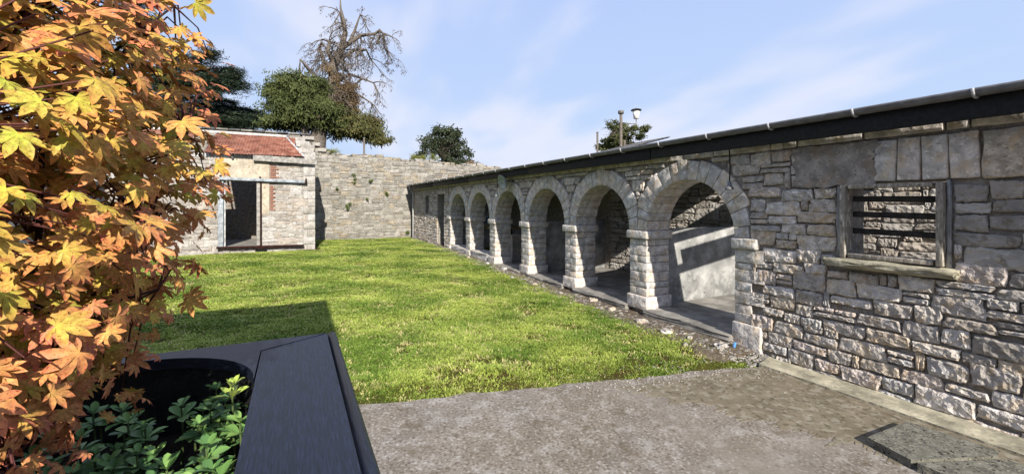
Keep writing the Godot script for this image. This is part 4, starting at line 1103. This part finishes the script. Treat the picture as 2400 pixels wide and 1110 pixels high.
func maple_leaf(sd: int) -> ArrayMesh:   # about 1 across, stalk at the origin, facing +y, middle lobe along -z
	var r := RNG(800 + sd)
	var st := begin()
	var droop := r.randf_range(0.15, 0.75); var cup := r.randf_range(-0.15, 0.25)
	var pt := func(a: float, d: float, lift: float) -> Vector3: return Vector3(sin(a) * d, lift - droop * d * d + cup * d * absf(sin(a)), -cos(a) * d)
	for l in LOBES:
		var a: float = l[0] + r.randf_range(-0.06, 0.06); var len: float = l[1] * r.randf_range(0.9, 1.08)
		var h := 0.34
		for sx in [-1.0, 1.0]:
			var fl := [Vector2.ZERO, Vector2.ZERO, Vector2.ZERO, Vector2.ZERO, Vector2.ZERO, Vector2.ZERO]
			var pol := [[a, 0.0], [a + sx * h, 0.42], [a + sx * 0.255, 0.66], [a + sx * 0.11, 0.85], [a, 1.0], [a, 0.55]]
			for q in 6: fl[q] = Vector2(sin(pol[q][0]), -cos(pol[q][0])) * pol[q][1] * len / 1.4 + Vector2(0.5, 0.5)
			var p := [pt.call(a, 0.0, 0.0), pt.call(a + sx * h, len * 0.42, 0.02), pt.call(a + sx * 0.255, len * 0.66, 0.025), pt.call(a + sx * 0.11, len * 0.85, 0.015), pt.call(a, len, 0.0), pt.call(a, len * 0.55, -0.012)]
			var cols := [0.0, 0.35, 0.55, 0.85, 1.0, 0.4]
			for k in 4:
				var idx := [5, k, k + 1] if sx > 0 else [5, k + 1, k]
				for q in idx:
					var c: float = cols[q]
					st.set_color(Color(0.9, 1.0, 0.9).lerp(Color(1.0, 0.66, 0.85), c)); st.set_uv(fl[q]); st.add_vertex(p[q])
	return finish(st)
func crown_edge(y: float) -> float:
	var k := [[1.0, -0.42], [1.345, -0.40], [1.465, -0.43], [1.56, -0.38], [1.64, -0.27], [1.72, -0.31], [1.80, -0.27], [1.92, -0.21], [2.06, -0.23], [2.25, -0.21], [2.36, -0.25], [2.48, -0.40], [2.8, -0.55]]
	for i in k.size() - 1:
		if y < k[i + 1][0]: return lerpf(k[i][1], k[i + 1][1], clampf((y - k[i][0]) / (k[i + 1][0] - k[i][0]), 0, 1))
	return -0.6
func make_maple() -> void:
	var t := thing("maple_tree", "japanese maple with yellow and orange autumn leaves in the planter", "tree", P(-0.58, 0.93, 1.3))
	var o := -t.position
	var r := RNG(90)
	part("trunk", tube([P(-0.58, 0.9, 1.3) + o, P(-0.575, 1.15, 1.31) + o, P(-0.56, 1.38, 1.32) + o, P(-0.545, 1.50, 1.31) + o], [0.017, 0.015, 0.013, 0.012], 8), T.maplebark, t)
	var st := begin()
	var limbs := []
	for q in [[-0.42, 1.78, 1.42, -0.28, 2.05, 1.55], [-0.62, 1.9, 1.25, -0.52, 2.35, 1.35], [-0.85, 1.75, 1.2, -1.1, 2.1, 1.1], [-0.55, 1.65, 1.45, -0.38, 1.78, 1.6], [-0.70, 1.72, 1.5, -0.75, 2.2, 1.7], [-0.66, 1.62, 1.1, -0.62, 1.85, 0.95], [-0.45, 1.55, 1.35, -0.33, 1.62, 1.48], [-0.52, 2.0, 1.38, -0.30, 2.4, 1.5], [-0.58, 1.25, 1.30, -0.50, 1.34, 1.18]]:
		var a := P(-0.545, 1.50, 1.31) if q[1] > 1.4 else P(-0.578, 1.1, 1.31)
		var b := P(q[0], q[1], q[2]); var c := P(q[3], q[4], q[5])
		tube_to(st, [a + o, a.lerp(b, 0.5) + Vector3(0.02, 0.03, 0) + o, b + o, b.lerp(c, 0.5) + Vector3(-0.015, 0.02, 0) + o, c + o], [0.007, 0.006, 0.005, 0.004, 0.0025], 6)
		for k in 8: limbs.append(a.lerp(b, 0.4 + 0.6 * k / 7.0) if k < 4 else b.lerp(c, (k - 3) / 4.0))
	var shapes := []
	for k in 7: shapes.append(maple_leaf(k))
	var leaves := []; var tw := begin()
	var tn := noise(66, 1.6, 2)
	var n := 0; var tries := 0
	while n < 1500 and tries < 60000:
		tries += 1
		var p := P(r.randf_range(-1.25, -0.2), r.randf_range(1.06, 2.66), r.randf_range(0.82, 1.85))
		var lim := crown_edge(p.y) + 0.055 * bump_noise.get_noise_3dv(p * 30)
		if p.x > lim - 0.03: continue
		if p.y < 1.28 and p.z < -1.45: continue
		n += 1
		# twig from the nearest limb
		var best: Vector3 = limbs[0]
		for l in limbs:
			if l.distance_squared_to(p) < best.distance_squared_to(p): best = l
		var mid := best.lerp(p, 0.5) + Vector3(0, 0.05, 0)
		if best.distance_to(p) < 0.55: tube_to(tw, [best + o, mid + o, p + o], [0.0032, 0.0024, 0.0014], 4)
		var out := (p - P(-0.75, 1.7, 1.35)).normalized()
		for k in r.randi_range(4, 7):
			var q := p + Vector3(r.randfn() * 0.055, r.randfn() * 0.045, r.randfn() * 0.055)
			if q.x > lim + 0.02: continue
			var nrm := (out * 0.35 + Vector3(0.18, 0.62, 0.42) + Vector3(r.randfn(), r.randfn(), r.randfn()) * 0.38).normalized()
			var fw := (Vector3(r.randfn() * 0.8 + 0.25, -0.45, r.randfn() * 0.8 + 0.15)); fw = (fw - nrm * fw.dot(nrm)).normalized()
			var b := Basis(nrm.cross(-fw).normalized() * -1.0, nrm, -fw); b = Basis(nrm.cross(b.z).normalized(), nrm, b.z)
			var sz := lerpf(0.042, 0.092, pow(r.randf(), 1.3))
			# yellow to orange to dusky red: greener inside and to the left, redder low down and at the tips
			var h := 0.30 + 0.60 * tn.get_noise_3dv(q * 1.2) + 0.28 * (1.0 - smoothstep(1.3, 1.75, q.y)) + clampf((q.x - lim + 0.18) * 1.2, 0, 0.3) + r.randf_range(-0.22, 0.22)
			leaves.append([Transform3D(b.scaled(Vector3.ONE * sz), q + o), clampf(h, 0, 1), q.distance_to(P(0, 1.85, 0)), q])
	part("limbs", finish(st), T.maplebark, t)
	part("twigs", finish(tw), T.mapletwig, t)
	var ramp := func(h: float) -> Color:
		var c := [Color(0.55, 0.58, 0.11), Color(0.70, 0.56, 0.12), Color(0.76, 0.45, 0.14), Color(0.76, 0.36, 0.16), Color(0.70, 0.27, 0.17)]
		var k := h * 3.999; return c[int(k)].lerp(c[int(k) + 1], k - floor(k))
	var veins := leaf_veins()
	var mats := []
	for k in 10:
		var c: Color = ramp.call((k + 0.5) / 10.0)
		var m := mat(C(c.r, c.g, c.b), null, 1, null, 0, 0.5); m.vertex_color_use_as_albedo = true; m.backlight_enabled = true; m.backlight = G(0.6); m.albedo_texture = veins; mats.append(m)
	# leaves that show largest are parts of their own
	leaves.sort_custom(func(a, b): return (a[2] + (5.0 if a[3].x < 0.45 * a[3].z else 0.0)) < (b[2] + (5.0 if b[3].x < 0.45 * b[3].z else 0.0)))
	var rest := []
	for i in 7: rest.append([])
	for i in leaves.size():
		var l = leaves[i]; var k := r.randi() % 7
		if i < 300: part("leaf", shapes[k], mats[mini(int(l[1] * 10), 9)], t, l[0])
		else:
			rest[k].append([l[0], ramp.call(l[1])])
	var fm := leaf_mat(0.6); fm.albedo_texture = veins
	for k in 7: crown("foliage", shapes[k], rest[k], fm, t)

# ---------------------------------------------------------------- lamps, cables, slabs and odds and ends
func make_small_things() -> void:
	var r := RNG(95)
	# lamp post behind the long building
	var t := thing("street_lamp", "old timber lamp post with a lantern on a bracket above the roof", "street lamp", P(16.2, 0.0, 18.7))
	part("post", tube([Vector3(-0.45, 0, 0.35), Vector3(-0.45, 6.85, 0.35)], [0.10, 0.075], 10), T.greybark, t)
	part("post", tube([Vector3(-0.28, 0, 0.44), Vector3(-0.28, 5.3, 0.44)], [0.07, 0.06], 8), T.greybark, t)
	part("post_cap", tube([Vector3(-0.45, 6.72, 0.35), Vector3(-0.45, 6.88, 0.35)], [0.16, 0.16], 10), T.greywood, t)
	part("arm", tube([Vector3(-0.45, 6.25, 0.35), Vector3(0.0, 6.18, 0.58), Vector3(0.28, 6.18, 0.72), Vector3(0.28, 6.45, 0.72)], [0.03, 0.025, 0.025, 0.03], 8), T.greywood, t)
	part("brace", tube([Vector3(-0.45, 5.75, 0.35), Vector3(-0.05, 6.18, 0.55)], [0.02, 0.02], 6), T.greywood, t)
	part("lantern", lathe([[0.0, 6.44], [0.13, 6.45], [0.20, 6.9], [0.0, 6.9]]), T.lampglass, t, Transform3D(Basis(), Vector3(0.28, 0, 0.72)))
	part("lantern_lid", lathe([[0.0, 6.88], [0.29, 6.89], [0.25, 6.95], [0.0, 7.02]]), T.darkwood, t, Transform3D(Basis(), Vector3(0.28, 0, 0.72)))
	# thin poles
	t = thing("pole", "thin grey pole standing behind the wall under the evergreen tree", "pole", P(3.55, 0, 26))
	part("shaft", tube([Vector3.ZERO, Vector3(0, 5.6, 0)], [0.07, 0.055], 8), T.greybark, t); part("cap", rbox(Vector3(0.12, 0.05, 0.12), 0.01), T.greywood, t, Transform3D(Basis(), Vector3(0, 5.62, 0)))
	t = thing("pole", "short bare pole at the left side of the tree over the long roof", "pole", P(14.06, 0, 18.2))
	part("shaft", tube([Vector3.ZERO, Vector3(0, 5.55, 0)], [0.06, 0.05], 8), T.greybark, t); part("cap", rbox(Vector3(0.1, 0.04, 0.1), 0.01), T.greywood, t, Transform3D(Basis(), Vector3(0, 5.57, 0)))
	# round enamel lamp on the spandrel
	t = thing("wall_lamp", "round pale green lamp shade fixed above the third arch pier", "lamp", P(5.06, 2.45, 10.5))
	part("shade", lathe([[0.02, 0.05], [0.08, 0.05], [0.17, 0.0], [0.205, -0.07], [0.195, -0.07], [0.15, -0.01], [0.02, 0.02]], 24), T.enamel, t, Transform3D(Basis(Vector3.FORWARD, 1.25), Vector3(-0.05, 0, 0)))
	part("arm", tube([Vector3(0.13, 0.02, 0), Vector3(-0.02, 0.02, 0)], [0.02, 0.02], 8), T.greywood, t)
	# hanging cables with lamp holders
	for q in [[5.02, 10.98, 2.56, 2.13, "black cable with a lamp holder hanging between two far arches"], [5.04, 3.78, 2.56, 2.09, "black cable with a grey lamp holder hanging by the nearest arch"], [5.04, 15.3, 2.56, 2.15, "short black cable hanging by the farthest arch"]]:
		t = thing("hanging_cable", q[4], "cable", P(q[0], q[2], q[1]), 0.0, "cables hanging from the eave")
		part("cord", tube([Vector3.ZERO, Vector3(0.01, (q[3] - q[2]) * 0.5, 0.004), Vector3(0.0, q[3] - q[2], 0)], [0.008, 0.008, 0.008], 6), T.cable, t)
		if q[1] < 15: part("lamp_holder", lathe([[0.0, 0.05], [0.022, 0.05], [0.026, 0.0], [0.052, -0.03], [0.055, -0.055], [0.0, -0.06]], 14), T.enamel if q[1] > 5 else T.gutter, t, Transform3D(Basis(), Vector3(0, q[3] - q[2], 0)))
	# stone covers on the paving
	var cov := [[[Vector2(4.01, 1.80), Vector2(4.60, 1.78), Vector2(4.66, 1.27), Vector2(4.56, 1.24), Vector2(3.93, 1.50)], "dark speckled stone cover slab on the paving by the wall"], [[Vector2(3.92, 1.46), Vector2(4.55, 1.20), Vector2(4.60, 0.75), Vector2(3.95, 0.75)], "second dark cover slab nearest the viewer beside the wall"]]
	for c in cov:
		single("cover_slab", plate(PackedVector2Array(c[0]), -0.034, 0.03), T.slab, c[1], "slab", Transform3D.IDENTITY, "cover slabs on the paving")
	# blue strip of plastic by the near jamb
	single("plastic_strip", rbox(Vector3(0.035, 0.10, 0.02), 0.004), T.blue, "small blue plastic strip leaning at the foot of the near jamb", "litter", Transform3D(Basis(Vector3.FORWARD, 0.3), P(5.03, 0.035, 3.70)))
	# rubble and pebbles along the foot of the arcade
	var nth := ["nearest the viewer", "second nearest the viewer", "third nearest the viewer", "fourth nearest the viewer", "fifth nearest the viewer", "sixth nearest the viewer", "seventh along the arches", "eighth along the arches", "ninth along the arches", "tenth along the arches", "farthest but one along the arches", "farthest along the arches"]
	for k in 12:
		var s := 3.75 + 0.35 * k + 0.045 * k * k + r.randf_range(-0.1, 0.1); var x := r.randf_range(4.72, 5.05); var z := r.randf_range(0.06, 0.14)
		single("rock", rbox(Vector3(z * 1.3, z * 0.6, z), z * 0.22, z * 0.35, k * 13, null, 1), T.stone[r.randi() % 5], "pale loose rock in the dirt below the arches, " + nth[k], "rock", Transform3D(Basis(Vector3.UP, r.randf() * TAU), P(x, gy(x, s) + 0.03, s)), "loose rocks below the arches")
	var list := []
	for i in 6000:
		var s := 3.3 + 17.5 * pow(r.randf(), 1.3); var x := 5.18 - absf(r.randfn()) * 0.24
		if x < 4.0: continue
		var sz := r.randf_range(0.008, 0.026) * (1.8 if r.randf() < 0.10 else 1.0)
		var g := r.randf_range(0.12, 0.32)
		list.append([Transform3D(Basis.from_euler(Vector3(r.randf() * TAU, r.randf() * TAU, 0)).scaled(Vector3(1.3, 0.8, 1.0) * sz), P(x, gy(x, s) + 0.016, s)), Color(g, g * 0.93, g * 0.84)])
	for i in 700:   # a few strewn over the paving edge and the lawn near the wall
		var x := r.randf_range(2.6, 5.1); var s := edge(x) + r.randfn() * 0.22
		var g := r.randf_range(0.14, 0.34)
		list.append([Transform3D(Basis.from_euler(Vector3(0, r.randf() * TAU, 0)).scaled(Vector3(1.2, 0.7, 1.0) * r.randf_range(0.006, 0.018)), P(x, maxf(gy(x, s), -0.035 if s < edge(x) else -1.0) + 0.004, s)), Color(g, g * 0.92, g * 0.82)])
	var pm := mat(Color.WHITE, null, 1, null, 0, 0.9); pm.vertex_color_use_as_albedo = true
	var mm := MultiMesh.new(); mm.transform_format = MultiMesh.TRANSFORM_3D; mm.use_colors = true; mm.mesh = rbox(Vector3.ONE, 0.3, 0.3, 7); mm.instance_count = list.size()
	for i in list.size(): mm.set_instance_transform(i, list[i][0]); mm.set_instance_color(i, list[i][1])
	var po := MultiMeshInstance3D.new(); po.name = "pebbles"; po.multimesh = mm; po.material_override = pm; add_child(po)
	meta(po, "pale pebbles and grit along the foot of the arcade", "pebbles", "", "stuff")
	# things stored inside the far arches
	t = thing("workbench", "pale timber bench with a dark underside inside the far arches", "bench", P(6.5, 0.1, 13.6))
	part("top", rbox(Vector3(1.3, 0.06, 1.6), 0.008), T.paleplank, t, Transform3D(Basis(), Vector3(0, 0.95, 0)))
	for q in [[-0.6, 0.7], [0.6, 0.7], [-0.6, -0.7], [0.6, -0.7]]: beam("leg", Vector3(q[0], 0, q[1]), Vector3(q[0], 0.92, q[1]), 0.07, 0.07, T.darkwood, t)
	t = thing("blue_canoe", "blue plastic hull propped on the bench inside the second far arch", "canoe", P(6.3, 1.09, 14.3), 0.4)
	part("hull", tube([Vector3(-0.8, 0.05, 0), Vector3(-0.4, 0.17, 0), Vector3(0, 0.26, 0), Vector3(0.5, 0.42, 0), Vector3(0.9, 0.6, 0)], [0.03, 0.10, 0.13, 0.10, 0.03], 10), T.blue, t); part("stripe", tube([Vector3(-0.5, 0.26, 0.05), Vector3(0.5, 0.5, 0.05)], [0.02, 0.02], 6), T.lampglass, t)
	t = thing("block_stack", "stack of pale concrete blocks standing inside the third far arch", "blocks", P(6.15, 0.1, 12.0))
	for k in 4: part("block", rbox(Vector3(0.42, 0.2, 0.3), 0.012, 0.006, k), T.ashlar[k % 4], t, Transform3D(Basis(Vector3.UP, 0.03 * (k % 3)), Vector3(0, 0.101 + 0.201 * k, 0)))
	t = thing("plank_stack", "short pale planks laid across low trestles inside the third arch", "planks", P(6.7, 0.1, 12.3))
	for k in 3: part("plank", rbox(Vector3(0.9, 0.03, 0.22), 0.004), T.paleplank, t, Transform3D(Basis(), Vector3(0.2, 0.62 + 0.032 * k, 0.03 * k)))
	for x in [-0.15, 0.5]: beam("trestle", Vector3(x, 0, 0), Vector3(x, 0.6, 0), 0.08, 0.2, T.darkwood, t)
	# plants rooted in the far wall and on its top
	var lm := leaf_mat(0.3)
	var wp := [[2.55, 3.05, 0.20, "leafy weed growing high in the far wall, largest of them"], [3.25, 3.0, 0.13, "flat weed in the far wall right of the largest one"], [2.3, 1.75, 0.20, "brownish weed low in the far wall beside the barn's shadow"], [4.0, 2.45, 0.14, "narrow weed in the middle of the far wall"], [1.75, 2.6, 0.10, "small weed in the far wall near the barn corner"], [5.0, 0.45, 0.16, "thin weed at the foot of the far wall by the downpipe"], [3.15, 2.05, 0.09, "tiny weed low in the middle of the far wall"]]
	for q in wp:
		t = thing("wall_weed", q[3], "weed", P(q[0], q[1], 21.68), 0.0, "weeds rooted in the far wall")
		var l := []
		lobe(l, Vector3(0, 0, 0.03), Vector3(q[2], q[2] * 1.2, 0.07), int(q[2] * 300), Color(0.05, 0.08, 0.02), Color(0.13, 0.16, 0.04), r, 0.0, 0.5)
		crown("leaves", sprig(7, 0.10, Vector2(0.045, 0.10), 6, 0.8, 0.5), l, lm, t)
		part("stem", tube([Vector3(0, 0, -0.05), Vector3(0, -0.02, 0.05), Vector3(0.01, -0.12, 0.07)], [0.012, 0.01, 0.005], 5), T.bark, t)
	for q in [[1.55, 0.55, "mossy green tuft on the wall top right of the barn"], [6.3, 0.5, "yellow green bush on the wall top below the round tree"], [5.4, 0.3, "low weeds on the far wall top left of the round tree"], [8.6, 0.4, "reddish dry weeds on the far wall top by the long roof"]]:
		t = thing("top_weed", q[2], "weed", P(q[0], wall_top(q[0]) + 0.05, 22.0), 0.0, "weeds on the wall top")
		var l := []
		var dry: bool = q[0] > 8
		lobe(l, Vector3(0, 0.06, 0), Vector3(q[1], 0.16, 0.25), int(q[1] * 220), Color(0.14, 0.10, 0.06) if dry else Color(0.09, 0.11, 0.025), Color(0.25, 0.16, 0.10) if dry else Color(0.20, 0.21, 0.05), r, 0.0, 0.6)
		crown("leaves", sprig(8, 0.13, Vector2(0.03, 0.16), 7, 1.0, -0.6), l, lm, t)
		for k in 3: part("stalk", tube([Vector3(-0.2 + 0.2 * k, 0, 0), Vector3(-0.22 + 0.23 * k, 0.35 + 0.2 * (k % 2), 0.02)], [0.008, 0.004], 4), T.greybark, t)
